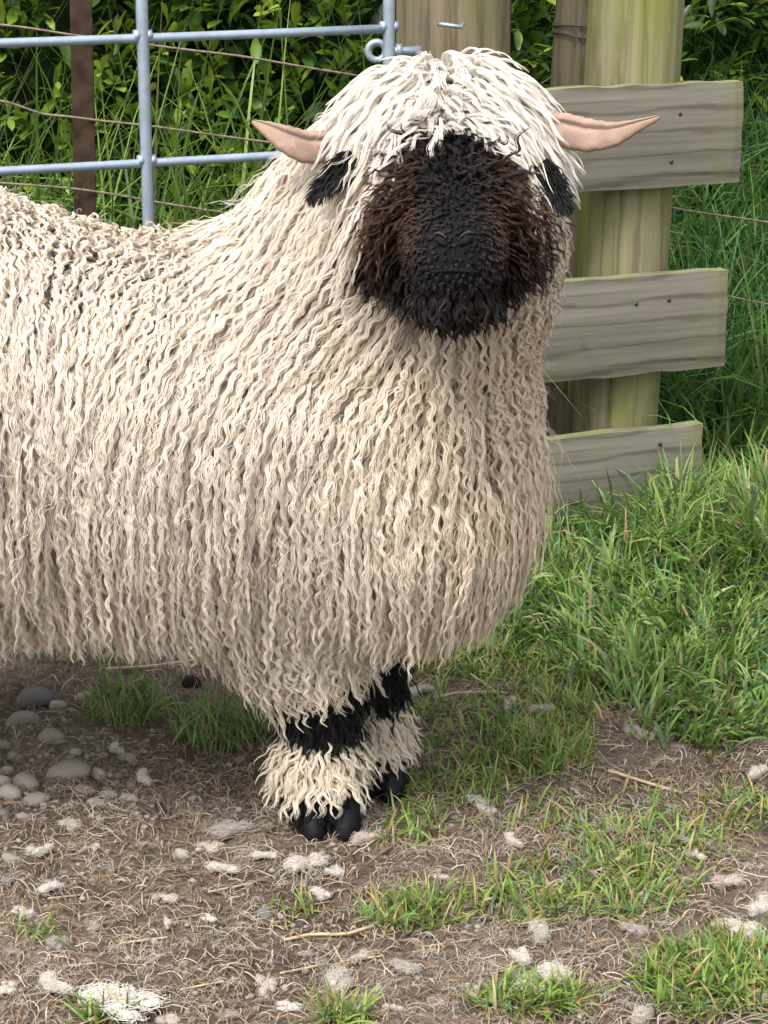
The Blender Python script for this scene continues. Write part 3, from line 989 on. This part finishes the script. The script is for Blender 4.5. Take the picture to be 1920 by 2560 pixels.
# ------------------------------------------------------------------ grass
def blades(name, base, az, ln, wid, lean, curl, colb, label=None, K=5):
    """curved tapering blades as one mesh; arrays of length n"""
    n = len(base)
    s = np.linspace(0, 1, K)[None]
    th = lean[:, None] + curl[:, None] * s ** 1.3                 # angle from vertical
    dl = (ln / (K - 1))[:, None]
    hx = np.concatenate([np.zeros((n, 1)), np.cumsum(np.sin(th[:, :-1]) * dl, 1)], 1)
    hz = np.concatenate([np.zeros((n, 1)), np.cumsum(np.cos(th[:, :-1]) * dl, 1)], 1)
    ca, sa = np.cos(az)[:, None], np.sin(az)[:, None]
    c = base[:, None] + np.stack([hx * ca, hx * sa, hz], -1)
    gzv = gz(c[..., 0], c[..., 1])
    c[..., 2] = np.maximum(c[..., 2], gzv + .003)
    tw = rng.uniform(-.7, .7, n)[:, None] + rng.uniform(-.6, .6, n)[:, None] * s
    sd_ = np.stack([-sa * np.cos(tw) , ca * np.cos(tw), np.sin(tw)], -1)
    wd = (wid[:, None] * np.minimum(1, .55 + 1.2 * s) * (1 - s ** 2.2))[..., None]
    Lf = c - sd_ * wd; Rt = c + sd_ * wd
    v = np.stack([Lf, Rt], 2).reshape(n, K * 2, 3)
    b = (np.arange(n) * K * 2)[:, None, None]
    q = np.array([[2 * i, 2 * i + 1, 2 * i + 3, 2 * i + 2] for i in range(K - 1)])[None]
    f = (b + q).reshape(-1, 4)
    sh = (.72 + .4 * s)[..., None]  # blades darken towards the root: shade low in the grass put into colour
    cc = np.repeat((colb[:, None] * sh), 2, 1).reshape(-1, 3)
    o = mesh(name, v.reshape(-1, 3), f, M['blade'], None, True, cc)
    tag(o, label, None, None, 'stuff')
    return o

def grass_col(n, dry=.08, dark=0.0):
    t = rng.uniform(0, 1, n)[:, None]
    c = np.array((.075, .155, .028)) * (1 - t) + np.array((.215, .315, .075)) * t
    bl = rng.uniform(0, 1, n) < .18
    c[bl] = np.array((.10, .19, .085)) * rng.uniform(.7, 1.2, (bl.sum(), 1))
    d = rng.uniform(0, 1, n) < dry
    c[d] = np.array((.34, .28, .15)) * rng.uniform(.6, 1.1, (d.sum(), 1))
    return c * (1 - dark) * 1.15

def patch(spec, jitter=True):
    out = []
    for (cx, cy, rx, ry, n) in spec:
        a = rng.uniform(0, 2 * np.pi, n); r = np.sqrt(rng.uniform(0, 1, n)) * (1 + .12 * rng.normal(0, 1, n))
        out.append(ground(cx + rx * r * np.cos(a), cy + ry * r * np.sin(a)))
    return np.concatenate(out)

def clump(b, fr, lo):         # thin out between clumps
    k = vnoise(b[:, 0] * fr, b[:, 1] * fr * .7, 91) * .65 + vnoise(b[:, 0] * fr * 3, b[:, 1] * fr * 3, 92) * .35
    return b[rng.uniform(lo, lo + .35, len(b)) < k]
def comb(b, fr, spread):      # neighbours lean the same way
    return vnoise(b[:, 0] * fr, b[:, 1] * fr, 93) * 14 + rng.normal(0, spread, len(b))
# lush strip at the foot of the fence
b = clump(patch([(1700, 1480, 330, 210, 5200), (1480, 1400, 220, 130, 2600), (1350, 1520, 210, 110, 1900), (1780, 1720, 230, 150, 2600),
           (1180, 1600, 150, 60, 800), (1600, 1650, 200, 120, 1500), (1450, 1300, 200, 60, 1300), (1800, 1280, 240, 100, 2200), (1900, 1500, 120, 300, 1500)]), 9, .25)
n = len(b); near = smooth(1750, 1250, 0)
blades("grass", b, comb(b, 8, 1.0), rng.uniform(.05, .15, n) * (.5 + .8 * vnoise(b[:, 0] * 7, b[:, 1] * 7, 95)) * (.6 + .55 * smooth(2.7, 3.3, b[:, 1])), rng.uniform(.0014, .0044, n),
       np.abs(rng.normal(.45, .35, n)), rng.uniform(.2, 2.3, n), grass_col(n, .10), "lush bright green grass growing along the foot of the board fence")
# short turf under and behind the sheep
b = patch([(150, 1600, 330, 70, 1500), (420, 1570, 250, 60, 900), (1000, 1560, 200, 60, 700), (320, 1780, 110, 45, 420), (560, 1840, 120, 60, 480),
           (60, 1560, 180, 60, 700), (600, 1480, 700, 60, 3000), (300, 1380, 700, 60, 2500), (1100, 1380, 500, 60, 2000)])
b = clump(b, 11, .2)
n = len(b)
blades("grass", b, rng.uniform(0, 2 * np.pi, n), rng.uniform(.02, .065, n), rng.uniform(.0008, .0020, n),
       np.abs(rng.normal(.4, .3, n)), rng.uniform(.2, 1.8, n), grass_col(n, .2), "short patchy grass under the sheep's belly")
# tufts and sparse grass in the dirt
b = clump(patch([(1380, 1880, 110, 70, 800), (1230, 1890, 200, 80, 500), (1480, 2230, 260, 80, 950), (1260, 2280, 230, 50, 420), (1020, 2300, 110, 40, 340),
           (1800, 2460, 190, 90, 2300), (1330, 2510, 150, 30, 600), (860, 2550, 60, 25, 220), (260, 2555, 60, 20, 130), (1120, 1970, 220, 50, 300),
           (90, 2340, 60, 25, 90), (1620, 2120, 220, 60, 380), (1880, 2030, 90, 60, 260), (1040, 2080, 90, 40, 140), (1500, 2030, 420, 60, 260), (740, 2290, 60, 20, 40), (960, 1760, 200, 60, 300), (1200, 1650, 200, 60, 1100), (1420, 1730, 170, 80, 900), (1300, 1790, 200, 50, 400)]), 10, .18)
n = len(b)
blades("grass", b, rng.uniform(0, 2 * np.pi, n), rng.uniform(.012, .046, n), rng.uniform(.0008, .0022, n),
       np.abs(rng.normal(.75, .45, n)), rng.uniform(.2, 1.6, n), grass_col(n, .22) * np.array((1.12, 1.05, .9)), "sparse grass tufts scattered through the bare dirt")
# long rank grass on the bank
def bank(n, x0, x1, y0, y1):
    x = rng.uniform(x0, x1, n); y = rng.uniform(y0, y1, n) + .18 * x
    return np.stack([x, y, gz(x, y)], -1)
b = np.concatenate([bank(6500, .28, 1.3, 3.52, 4.3), bank(1800, .0, .4, 3.62, 4.3), bank(5200, -1.2, .1, 3.60, 4.12), bank(1400, .5, 1.3, 4.2, 4.6), bank(2200, 1.3, 2.3, 3.52, 4.4), bank(2000, -2.4, -1.2, 3.6, 4.1)])
n = len(b)
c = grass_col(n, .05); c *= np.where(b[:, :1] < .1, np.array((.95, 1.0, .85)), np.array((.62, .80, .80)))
blades("long_grass", b, rng.uniform(0, 2 * np.pi, n), rng.uniform(.16, .44, n), rng.uniform(.0016, .0042, n),
       np.abs(rng.normal(.22, .2, n)), rng.uniform(.2, 2.2, n), c, "long rank dark green grass on the bank behind the fence", K=7)

x = rng.uniform(-1.1, .02, 1700); y = rng.uniform(3.58, 3.85, 1700) + .18 * x
b = np.stack([x, y, gz(x, y)], -1); n = len(b)
blades("long_grass", b, rng.uniform(0, 2 * np.pi, n), rng.uniform(.40, .92, n), rng.uniform(.0020, .0046, n),
       np.abs(rng.normal(.3, .2, n)), rng.uniform(.2, 2.2, n), grass_col(n, .06) * np.array((1.0, 1.0, .9)), "tall bright grass growing up through the hedge behind the gate", K=8)

# ------------------------------------------------------------------ hedge shrubs
def leaf_mesh(ln=1.0, wd=.165):
    rows = [(0, .03), (.25, .55), (.55, .98), (.8, .85), (1.0, .12)]
    v = []; 
    for t, w_ in rows:
        z = -.10 * t * t
        for s in (-1, 0, 1): v.append((t * ln, s * w_ * wd, z + (.10 * abs(s) * w_ * .6)))
    f = [[i * 3 + j, i * 3 + j + 1, i * 3 + j + 4, i * 3 + j + 3] for i in range(4) for j in range(2)]
    return np.array(v), np.array(f)
LV, LF = leaf_mesh()
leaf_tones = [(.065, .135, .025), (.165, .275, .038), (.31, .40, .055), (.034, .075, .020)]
leaf_me = []
for i, t in enumerate(leaf_tones):
    o = mesh("leaf", LV, LF, M['leaf'], None, True, np.broadcast_to(np.array(t), LV.shape))
    leaf_me.append(o.data); bpy.data.objects.remove(o)

def frame_from(ax, roll):
    ax = unit(ax); up = np.broadcast_to(np.array([0, 0, 1.0]), ax.shape)
    y = unit(np.cross(up, ax) + 1e-6); z = np.cross(ax, y)
    cr, sr = np.cos(roll)[:, None], np.sin(roll)[:, None]
    return ax, y * cr + z * sr, -y * sr + z * cr

def shrub(cx, cy, rx, ry, h, nshoot, label, seed, nparts, light):
    zb = float(gz(cx, cy))
    root = tag(empty("hedge_shrub", (cx, cy, zb)), label, "shrub", "hedge shrubs behind the fence")
    # stems
    for k in range(4):
        a = rng.uniform(0, 6.28); e = np.array([rx * .5 * math.cos(a), ry * .4 * math.sin(a), h * .8])
        MB().tube([np.zeros(3) + [.03 * k - .05, 0, -.05], e * .5 + [0, 0, .05], e], [.012, .008, .004], 7).build("stem", M['stem'], root)
    # shoots on the surface of an uneven mound
    u_ = rng.uniform(-1, 1, nshoot); zz = rng.uniform(.02, 1, nshoot) ** .9
    face = rng.uniform(0, 1, nshoot)
    prof = np.sqrt(np.clip(1 - (zz * .92) ** 3, 0.05, 1))
    ang = u_ * 1.75 - np.pi / 2
    rr = (.72 + .36 * rng.uniform(0, 1, nshoot) + .22 * (vnoise(u_ * 4 + seed, zz * 5, 60) - .5))
    base = np.stack([rx * np.cos(ang) * prof * rr, ry * np.sin(ang) * prof * rr, h * zz * (.85 + .15 * rr)], -1)
    out = unit(np.stack([np.cos(ang), np.sin(ang), np.full(nshoot, .9)], -1) + rng.normal(0, .35, (nshoot, 3)))
    nl = 11
    AX, PS, SZ, TN = [], [], [], []
    for j in range(nl):
        t = j / (nl - 1)
        pos = base + out * (.10 * t)[..., None] if np.ndim(t) else base + out * .10 * t
        phi = j * 2.4 + rng.uniform(0, 6.28, nshoot)
        _, Y_, Z_ = frame_from(out, phi)
        open_ = 1.15 - .75 * t + rng.normal(0, .15, nshoot)
        AX.append(unit(out * np.cos(open_)[:, None] + Y_ * np.sin(open_)[:, None])); PS.append(pos)
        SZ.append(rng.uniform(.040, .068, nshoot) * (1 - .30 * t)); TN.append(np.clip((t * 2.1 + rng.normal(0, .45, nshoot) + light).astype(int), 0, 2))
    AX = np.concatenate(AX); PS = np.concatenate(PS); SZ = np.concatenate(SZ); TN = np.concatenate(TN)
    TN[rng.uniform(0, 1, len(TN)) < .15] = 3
    X, Y_, Z_ = frame_from(AX, rng.normal(0, .4, len(AX)))
    # leaves facing the camera side become parts of their own
    depth = PS[:, 1] - rng.uniform(0, .05, len(PS)); order = np.argsort(depth)
    vis = order[(PS[order, 2] > .12)][:nparts]
    mask = np.zeros(len(PS), bool); mask[vis] = True
    for i in vis:
        o = bpy.data.objects.new("leaf", leaf_me[TN[i]]); COL.objects.link(o); o.parent = root
        s = SZ[i]
        m4 = [[X[i][k] * s, Y_[i][k] * s, Z_[i][k] * s, PS[i][k]] for k in range(3)] + [[0, 0, 0, 1]]
        from mathutils import Matrix
        o.matrix_local = Matrix(m4)
    R = ~mask
    fr = np.stack([X[R], Y_[R], Z_[R]], 1) * SZ[R][:, None, None]
    vv = np.einsum('vk,nkc->nvc', LV, fr) + PS[R][:, None]
    ff = (np.arange(R.sum()) * len(LV))[:, None, None] + LF[None]
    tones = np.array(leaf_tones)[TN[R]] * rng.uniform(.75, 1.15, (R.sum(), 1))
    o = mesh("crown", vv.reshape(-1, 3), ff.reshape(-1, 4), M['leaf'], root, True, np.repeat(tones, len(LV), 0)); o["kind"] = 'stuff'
    # solid core, its near-black colour standing in for the shade inside the shrub
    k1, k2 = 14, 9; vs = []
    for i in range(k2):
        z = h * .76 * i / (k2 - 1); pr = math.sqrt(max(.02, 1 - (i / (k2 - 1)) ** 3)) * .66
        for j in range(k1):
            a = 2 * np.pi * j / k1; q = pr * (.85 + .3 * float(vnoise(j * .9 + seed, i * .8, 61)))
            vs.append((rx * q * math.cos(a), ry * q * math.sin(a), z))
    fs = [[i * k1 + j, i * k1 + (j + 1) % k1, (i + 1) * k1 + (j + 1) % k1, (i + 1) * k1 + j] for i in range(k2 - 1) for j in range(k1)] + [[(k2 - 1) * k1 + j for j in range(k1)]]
    mesh("shade_core", vs, fs, M['hedge_core'], root)
    return root

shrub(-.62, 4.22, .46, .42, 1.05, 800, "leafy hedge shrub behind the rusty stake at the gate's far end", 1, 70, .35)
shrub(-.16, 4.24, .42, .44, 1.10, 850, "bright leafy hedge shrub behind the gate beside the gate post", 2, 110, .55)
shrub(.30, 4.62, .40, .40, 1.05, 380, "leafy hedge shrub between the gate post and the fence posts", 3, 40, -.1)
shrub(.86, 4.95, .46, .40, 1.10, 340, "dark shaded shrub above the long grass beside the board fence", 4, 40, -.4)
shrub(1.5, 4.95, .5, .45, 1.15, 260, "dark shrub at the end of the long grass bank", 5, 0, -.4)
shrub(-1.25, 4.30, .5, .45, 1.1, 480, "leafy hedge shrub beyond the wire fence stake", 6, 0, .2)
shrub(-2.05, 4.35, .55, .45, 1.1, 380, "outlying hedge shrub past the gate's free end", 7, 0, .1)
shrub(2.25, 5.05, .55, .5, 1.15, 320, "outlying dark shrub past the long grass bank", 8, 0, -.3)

# ------------------------------------------------------------------ litter on the dirt
def fibres(n, cx, cy, rx, ry):
    a = ground(rng.uniform(cx - rx, cx + rx, n), rng.uniform(cy - ry, cy + ry, n))
    return a
b = np.concatenate([fibres(9000, 750, 2260, 1100, 340), fibres(2400, 300, 1800, 500, 220), fibres(2200, 1450, 1950, 520, 200), fibres(1800, 1350, 1730, 350, 120), fibres(3500, 960, 2500, 1900, 600), fibres(1500, 700, 1600, 600, 100)])
n = len(b); K = 6
az = rng.uniform(0, 6.28, n); ln = rng.uniform(.008, .036, n) * rng.choice([1, 1, 1, 1.6], n); cv = rng.normal(0, 1.0, n)
s = np.linspace(0, 1, K)[None]
aa = az[:, None] + cv[:, None] * s
cx_ = b[:, :1] + np.cumsum(np.cos(aa) * ln[:, None] / K, 1); cy_ = b[:, 1:2] + np.cumsum(np.sin(aa) * ln[:, None] / K, 1)
cz_ = gz(cx_, cy_) + .0015 + rng.uniform(0, .007, (n, 1)) * np.sin(s * np.pi) + rng.uniform(0, .002, (n, 1))
ctr = np.stack([cx_, cy_, cz_], -1)
sdv = np.stack([-np.sin(aa), np.cos(aa), np.full(aa.shape, .4)], -1) * (rng.uniform(.0002, .00062, n)[:, None, None])
v = np.stack([ctr - sdv, ctr + sdv], 2).reshape(-1, 3)
f = ((np.arange(n) * K * 2)[:, None, None] + np.array([[2 * i, 2 * i + 1, 2 * i + 3, 2 * i + 2] for i in range(K - 1)])[None]).reshape(-1, 4)
pal = np.array([(.30, .21, .14), (.24, .18, .135), (.36, .29, .215), (.13, .10, .075), (.27, .175, .105), (.44, .38, .31)])
cc = np.repeat(pal[rng.integers(0, 6, n)] * rng.uniform(.7, 1.1, (n, 1)), K * 2, 0)
tag(mesh("hay_litter", v, f, M['litter'], None, True, cc), "fine brown hay fibres trodden into the dirt", None, None, 'stuff')

# small gravel
def stone_verts(seed, k1=12, k2=8):
    r_ = np.random.default_rng(seed)
    ph = r_.uniform(0, 6, 6)
    v = [(0, 0, 1.0)]
    for i in range(1, k2):
        t = np.pi * i / k2
        for j in range(k1):
            a = 2 * np.pi * j / k1
            d = np.array((math.sin(t) * math.cos(a), math.sin(t) * math.sin(a), math.cos(t)))
            q = 1 + .10 * math.sin(2.3 * d[0] + ph[0] + 1.7 * d[1]) + .08 * math.sin(3.1 * d[1] + ph[1]) + .06 * math.sin(4 * d[2] + ph[2] + 3 * d[0])
            v.append(np.sign(d) * np.abs(d) ** .9 * q)
    v.append((0, 0, -1.0))
    f = [[0, 1 + j, 1 + (j + 1) % k1] for j in range(k1)]
    for i in range(k2 - 2):
        for j in range(k1):
            a = 1 + i * k1
            f.append([a + j, a + k1 + j, a + k1 + (j + 1) % k1, a + (j + 1) % k1])
    e = len(v) - 1; a = 1 + (k2 - 2) * k1
    f += [[e, a + (j + 1) % k1, a + j] for j in range(k1)]
    return np.array([np.array(x, float) for x in v]), f
def stone_mat(i, c):
    return plain("stone_%d" % i, c, .85, 0, .3, 45, .28, .35)
SM = [stone_mat(0, (.225, .20, .17)), stone_mat(1, (.30, .275, .24)), stone_mat(2, (.14, .13, .125))]
SME = []
for k in range(5):
    vv, ff = stone_verts(k)
    ms = []
    for m_ in SM:
        o = mesh("stone", vv, ff, m_); ms.append(o.data); bpy.data.objects.remove(o)
    SME.append(ms)
def stone(px, py, w_, h_, tone, label, group=None, name="stone", rz=None, cat="stone"):
    g = ground(px, py + h_ * .25); u = float(mpp(px, py, g[1]))
    o = bpy.data.objects.new(name, SME[int(rng.integers(0, 5))][tone]); COL.objects.link(o)
    hh = h_ * u * .62
    o.location = (g[0], g[1], float(gz(g[0], g[1])) + hh * .25); o.scale = (w_ * u / 2, w_ * u / 2 * rng.uniform(.6, .8), hh * .8)
    o.rotation_euler = (rng.normal(0, .1), rng.normal(0, .12), rng.normal(0, .25) if rz is None else rz)
    return tag(o, label, cat, group)
stone(166, 1924, 112, 56, 0, "largest smooth oval grey stone lying in the gravel patch", rz=.12)
stone(126, 1841, 68, 46, 0, "rounded grey brown stone just behind the largest oval stone", None)
stone(56, 1798, 86, 56, 0, "broad flat half buried stone at the back of the gravel patch", None)
stone(86, 1738, 92, 52, 2, "dark lumpy stone in the short grass behind the gravel patch", None)
GS = "small grey pebbles in the gravel patch"
for a in [(66, 1953, 74, 46, 0), (212, 1970, 58, 34, 0), (272, 1987, 58, 24, 1), (321, 1995, 48, 24, 1), (249, 2007, 60, 20, 0), (86, 2000, 74, 32, 0), (26, 1980, 62, 38, 1),
          (7, 1950, 44, 36, 1), (146, 1761, 44, 28, 1), (212, 1748, 54, 32, 1), (245, 1934, 42, 34, 1), (20, 1925, 34, 26, 1), (237, 2006, 40, 20, 1), (40, 1890, 40, 26, 0), (190, 1880, 36, 22, 1),
          (120, 1990, 34, 20, 2), (10, 1860, 40, 28, 0), (255, 1890, 30, 20, 0), (180, 2010, 36, 18, 0), (300, 1940, 34, 20, 2), (10, 2030, 40, 24, 2), (60, 2040, 36, 20, 0), (330, 1960, 30, 18, 0)]:
    stone(*a, "small smooth grey pebble beside the largest oval stone", GS, "pebble")
GP = "pebbles scattered in the bare dirt"
for a in [(659, 2283, 46, 26, 2), (457, 2133, 44, 28, 1), (29, 2145, 52, 28, 0), (702, 2290, 24, 16, 1), (480, 2200, 22, 14, 1), (350, 2110, 28, 16, 0), (160, 2180, 26, 16, 2), (560, 2000, 30, 18, 2), (600, 1900, 30, 18, 0), (20, 2200, 40, 22, 2)]:
    stone(*a, "small grey pebble lying in the hay strewn dirt", GP, "pebble")
o = stone(477, 1705, 48, 38, 2, "small black dung lump on the dirt beneath the sheep", None, "dung_lump", cat="dung")
o.data = o.data.copy(); o.data.materials.clear(); o.data.materials.append(M['dung'])
b = np.concatenate([fibres(900, 600, 2200, 900, 350), fibres(500, 150, 1920, 250, 150)])
g5, gf5 = stone_verts(3, 6, 4)
sz = rng.uniform(.0012, .0045, len(b))
vv = b[:, None] + g5[None] * sz[:, None, None] * np.array([1, 1, .7]); vs = vv.reshape(-1, 3)
gfa = []
for i in range(len(b)):
    gfa += [[q + i * len(g5) for q in x] for x in gf5]
cc = np.repeat(np.array((.25, .22, .19)) * rng.uniform(.5, 1.3, (len(b), 1)), len(g5), 0)
tag(mesh("gravel", vs, gfa, M['litter'], None, True, cc), "fine grit and gravel in the soil", None, None, 'stuff')

# straws
def straw(pts, r, colr, label, group, name="straw"):
    g = np.array([ground(a, b_) for a, b_ in pts]); 
    tt = np.linspace(0, len(g) - 1, 8)
    q = np.stack([np.interp(tt, np.arange(len(g)), g[:, i]) for i in range(3)], -1)
    zg = gz(q[:, 0], q[:, 1]); q[:, 2] = np.max(zg - np.linspace(zg[0], zg[-1], 8)) * .8 + np.linspace(zg[0], zg[-1], 8) + r + .001
    o = MB().tube(q - q[0], r, 6).build(name, colr, None, loc=tuple(q[0]))
    return tag(o, label, "straw", group)
M['straw'] = plain("straw", (.40, .31, .19), .6, 0, .4, 80, .25)
M['twig'] = plain("twig", (.15, .10, .07), .8, 0, .3, 80, .3)
M['greenstem'] = plain("green_stem", (.33, .36, .12), .6, 0, .4, 80, .25)
straw([(1085, 1762), (1150, 1745), (1280, 1733), (1305, 1775)], .0022, M['straw'], "long bent golden straw in the grass right beside the black knees", None)
straw([(1520, 1935), (1610, 1962), (1705, 1992)], .0020, M['straw'], "straight golden straw on bare dirt below the lush grass", None)
straw([(700, 2362), (780, 2352), (860, 2345), (935, 2338)], .0018, M['straw'], "thick pale straw lying across the dirt in front of the hoof", None)
straw([(265, 1692), (380, 1680), (510, 1666)], .0022, M['straw'], "long pale straw on the dirt behind the gravel patch", None)
straw([(1540, 2160), (1580, 2128), (1640, 2118), (1680, 2135)], .0024, M['greenstem'], "yellow green arched grass stem lying near wool shreds", None)
straw([(920, 2170), (1000, 2110), (1075, 2060)], .0014, M['twig'], "thin dark twig pointing away from the hoof", None, "twig")
SG = "loose straws on the dirt"
for a in [[(170, 1968), (235, 2055)], [(432, 2052), (485, 2095)], [(1110, 2022), (1210, 1985)], [(1165, 1688), (1240, 1742)], [(1200, 1762), (1225, 1768)], [(1800, 1935), (1890, 1920)],
          [(520, 2240), (640, 2215)], [(60, 2440), (20, 2520)], [(450, 2480), (560, 2460)], [(700, 2440), (800, 2420)], [(1060, 2370), (1200, 2350)], [(300, 2370), (420, 2355)], [(1440, 2480), (1560, 2455)],
          [(600, 2100), (690, 2080)], [(850, 2410), (960, 2395)], [(1230, 2440), (1290, 2420)], [(1540, 2360), (1450, 2385)], [(120, 2260), (210, 2240)], [(1700, 2230), (1820, 2215)], [(380, 2530), (430, 2460)]]:
    straw(a, rng.uniform(.0007, .0013), M['straw'] if rng.uniform() < .75 else M['twig'], "thin short loose straw lying on the trodden dirt", SG)

# wisps of wool trodden into the dirt
n = 1700
cl = ground(rng.uniform(0, 1920, 170), rng.uniform(2000, 2560, 170))
c0 = cl[rng.integers(0, 170, n)] + np.concatenate([rng.normal(0, .007, (n, 2)), np.zeros((n, 1))], 1)
K = 8; s = np.linspace(0, 1, K)[None]
aa = rng.uniform(0, 6.28, (n, 1)) + rng.normal(0, 1.6, (n, 1)) * s + .9 * np.sin(rng.uniform(4, 12, (n, 1)) * s)
ln = rng.uniform(.008, .032, (n, 1))
xx = c0[:, :1] + np.cumsum(np.cos(aa) * ln / K, 1); yy = c0[:, 1:2] + np.cumsum(np.sin(aa) * ln / K, 1)
P_ = np.stack([xx, yy, gz(xx, yy) + .002 + rng.uniform(0, .008, (n, 1)) * np.sin(s * 3.1) + rng.uniform(0, .004, (n, 1))], -1)
wf_ = hair("wool_wisps", P_, np.full((n, K), .00017), np.array((.56, .51, .45)) * rng.uniform(.7, 1.05, (n, 1)), M['wool'], None, np.zeros(3))
tag(wf_, "fine wisps of shed wool trodden into the dirt")

# shed wool tufts
def tuft_data(seed, flat):
    r_ = np.random.default_rng(seed)
    nb = 11; V, Fc, PP = [], [], []; off = 0
    ctr = np.stack([r_.uniform(-.6, .6, nb), r_.uniform(-.38, .38, nb), r_.uniform(-.05, .22, nb) * flat], -1)
    rad0 = r_.uniform(.13, .31, nb)
    for b_ in range(nb):
        v, f = stone_verts(seed * 7 + b_, 10, 7)
        sq = np.array([r_.uniform(.8, 1.4), r_.uniform(.7, 1.1), r_.uniform(.6, .95) * (.55 + .45 * flat)]) * rad0[b_]
        V.append(v * (1 + .25 * np.sin(v[:, :1] * 7 + b_) * np.cos(v[:, 1:2] * 8 + seed)) * sq * .72 + ctr[b_]); Fc += [[q + off for q in x] for x in f]; off += len(v)
        n = 90; K = 9
        d = unit(r_.normal(0, 1, (n, 3))); e = unit(np.cross(d, r_.normal(0, 1, (n, 3))))
        s = np.linspace(0, 1, K); th = r_.uniform(.5, 1.8, (n, 1)) * s
        D = d[:, None] * np.cos(th)[..., None] + e[:, None] * np.sin(th)[..., None]
        fly = (r_.uniform(0, 1, (n, 1)) < .4) * 1.1 + .15
        wv = np.cross(D, e[:, None]) * (.11 * np.sin(r_.uniform(5, 14, (n, 1)) * s + r_.uniform(0, 6, (n, 1))))[..., None]
        rr = .85 + .25 * r_.uniform(0, 1, (n, 1)) + fly * s * r_.uniform(.2, 1, (n, 1))
        PP.append((D * rr[..., None] + wv) * sq + ctr[b_])
    v = np.concatenate(V); f = Fc; P = np.concatenate(PP)
    P[..., 2] = np.maximum(P[..., 2], -.20)
    return v, f, P
TUFT = []
for k in range(6):
    fl = [.55, .8, 1.0, .45, .65, .9][k]
    v, f, P = tuft_data(k, fl)
    tone = np.array([(.66, .60, .53), (.66, .61, .55), (.56, .51, .45), (.45, .40, .36), (.68, .64, .58), (.60, .52, .46)][k])
    o = mesh("wool_tuft", v, f, M['skin'], None, True, np.broadcast_to(tone * .82, v.shape)); me = o.data; bpy.data.objects.remove(o)
    h = hair("fibres", P, np.broadcast_to(.0105 * np.linspace(1, .5, 9), P.shape[:2]), np.broadcast_to(tone, (len(P), 3)), M['wool'], None, np.zeros(3)); hd = h.data; bpy.data.objects.remove(h)
    TUFT.append((me, hd))
def tuft(px, py, w_, k, label, group=None, h=.75):
    g = ground(px, py + w_ * .12); u = float(mpp(px, py, g[1])); s = w_ * u / 2 * 1.28
    o = bpy.data.objects.new("wool_tuft", TUFT[k][0]); COL.objects.link(o)
    o.location = (g[0], g[1], float(gz(g[0], g[1])) + s * .24); o.scale = (s, s * rng.uniform(.6, .95), s * h * 1.25); o.rotation_euler = (rng.normal(0, .12), rng.normal(0, .12), rng.uniform(0, 6.28))
    c = bpy.data.objects.new("fibres", TUFT[k][1]); COL.objects.link(c); c.parent = o; c["kind"] = 'stuff'
    return tag(o, label, "wool tuft", group)
tuft(312, 2505, 220, 4, "largest spread of shed white wool with grass poking through", None, .38)
tuft(139, 2468, 105, 1, "rounded shed wool tuft beside the largest spread of wool")
tuft(1360, 2451, 170, 0, "wide loose shed wool patch behind the small front grass tuft", None, .4)
tuft(1296, 2393, 100, 4, "bright white compact wool tuft on top of the loose patch")
tuft(1348, 2335, 90, 2, "upright fluffy beige wool tuft at the edge of sparse grass")
tuft(584, 2075, 108, 3, "greyish dirty wool tuft left of the near hoof beside hay")
tuft(764, 2162, 105, 0, "flat pinkish wool tuft just in front of the near hoof")
tuft(914, 2098, 72, 5, "pinkish wool tuft touching the side of the near hoof")
tuft(804, 2235, 58, 4, "small bright white wool lump alone on bare soil before the hoof")
tuft(561, 2173, 78, 4, "flat white wool shred between the hoof and the pebbles")
tuft(1050, 1729, 74, 4, "white wool tuft in grass right beside the far knee")
tuft(1275, 1766, 76, 1, "white wool tuft under the long bent golden straw")
TG = "small shed wool tufts on the dirt"
for px, py, w_ in [(174, 2066, 64), (98, 2133, 72), (520, 2121, 60), (833, 2180, 60), (127, 2231, 60), (307, 2202, 26), (411, 2240, 62), (665, 2139, 62), (58, 2289, 52), (231, 2315, 50),
                   (416, 2301, 46), (520, 2297, 42), (1105, 2197, 40), (150, 2358, 62), (35, 2382, 52), (665, 2474, 78), (845, 2463, 110), (984, 2520, 52), (1579, 2324, 72), (1701, 2098, 62),
                   (1735, 2139, 60), (1817, 2208, 84), (1898, 2260, 84), (1840, 2324, 110), (1905, 2497, 70), (1608, 2544, 90), (1452, 2544, 40), (1753, 2075, 50), (1452, 2052, 32), (1284, 2104, 60),
                   (903, 2393, 70), (1007, 2416, 90), (573, 2538, 50), (880, 2520, 40), (492, 2422, 26), (1203, 2017, 90), (1481, 2139, 40), (1355, 1772, 72), (1589, 1833, 58), (1761, 1938, 36), (1890, 1950, 84),
                   (1441, 1978, 34), (142, 1761, 36), (292, 1877, 58), (325, 1900, 60), (361, 1950, 72), (20, 2470, 60), (760, 2385, 40), (1130, 2290, 46), (240, 2120, 36), (720, 2520, 60), (1180, 2480, 60), (430, 2560, 70), (1700, 2390, 50)]:
    if px < 420 and py < 2000: lb, gr = "small pale wool tuft lying among the grey pebbles of the gravel patch", "wool tufts among the pebbles"
    elif py < 1990: lb, gr = "small white wool tuft at the edge of the lush fence grass", "wool tufts by the lush grass"
    elif px > 1400: lb, gr = "small loose wool shred lying among the sparse grass tufts", "wool shreds in the sparse grass"
    elif px > 640: lb, gr = "small loose wool tuft on hay strewn soil before the hooves", "wool tufts before the hooves"
    else: lb, gr = "small loose wool tuft on dirt between gravel and largest wool spread", TG
    tuft(px, py, w_, int(rng.integers(0, 6)), lb, gr, rng.uniform(.5, .85))
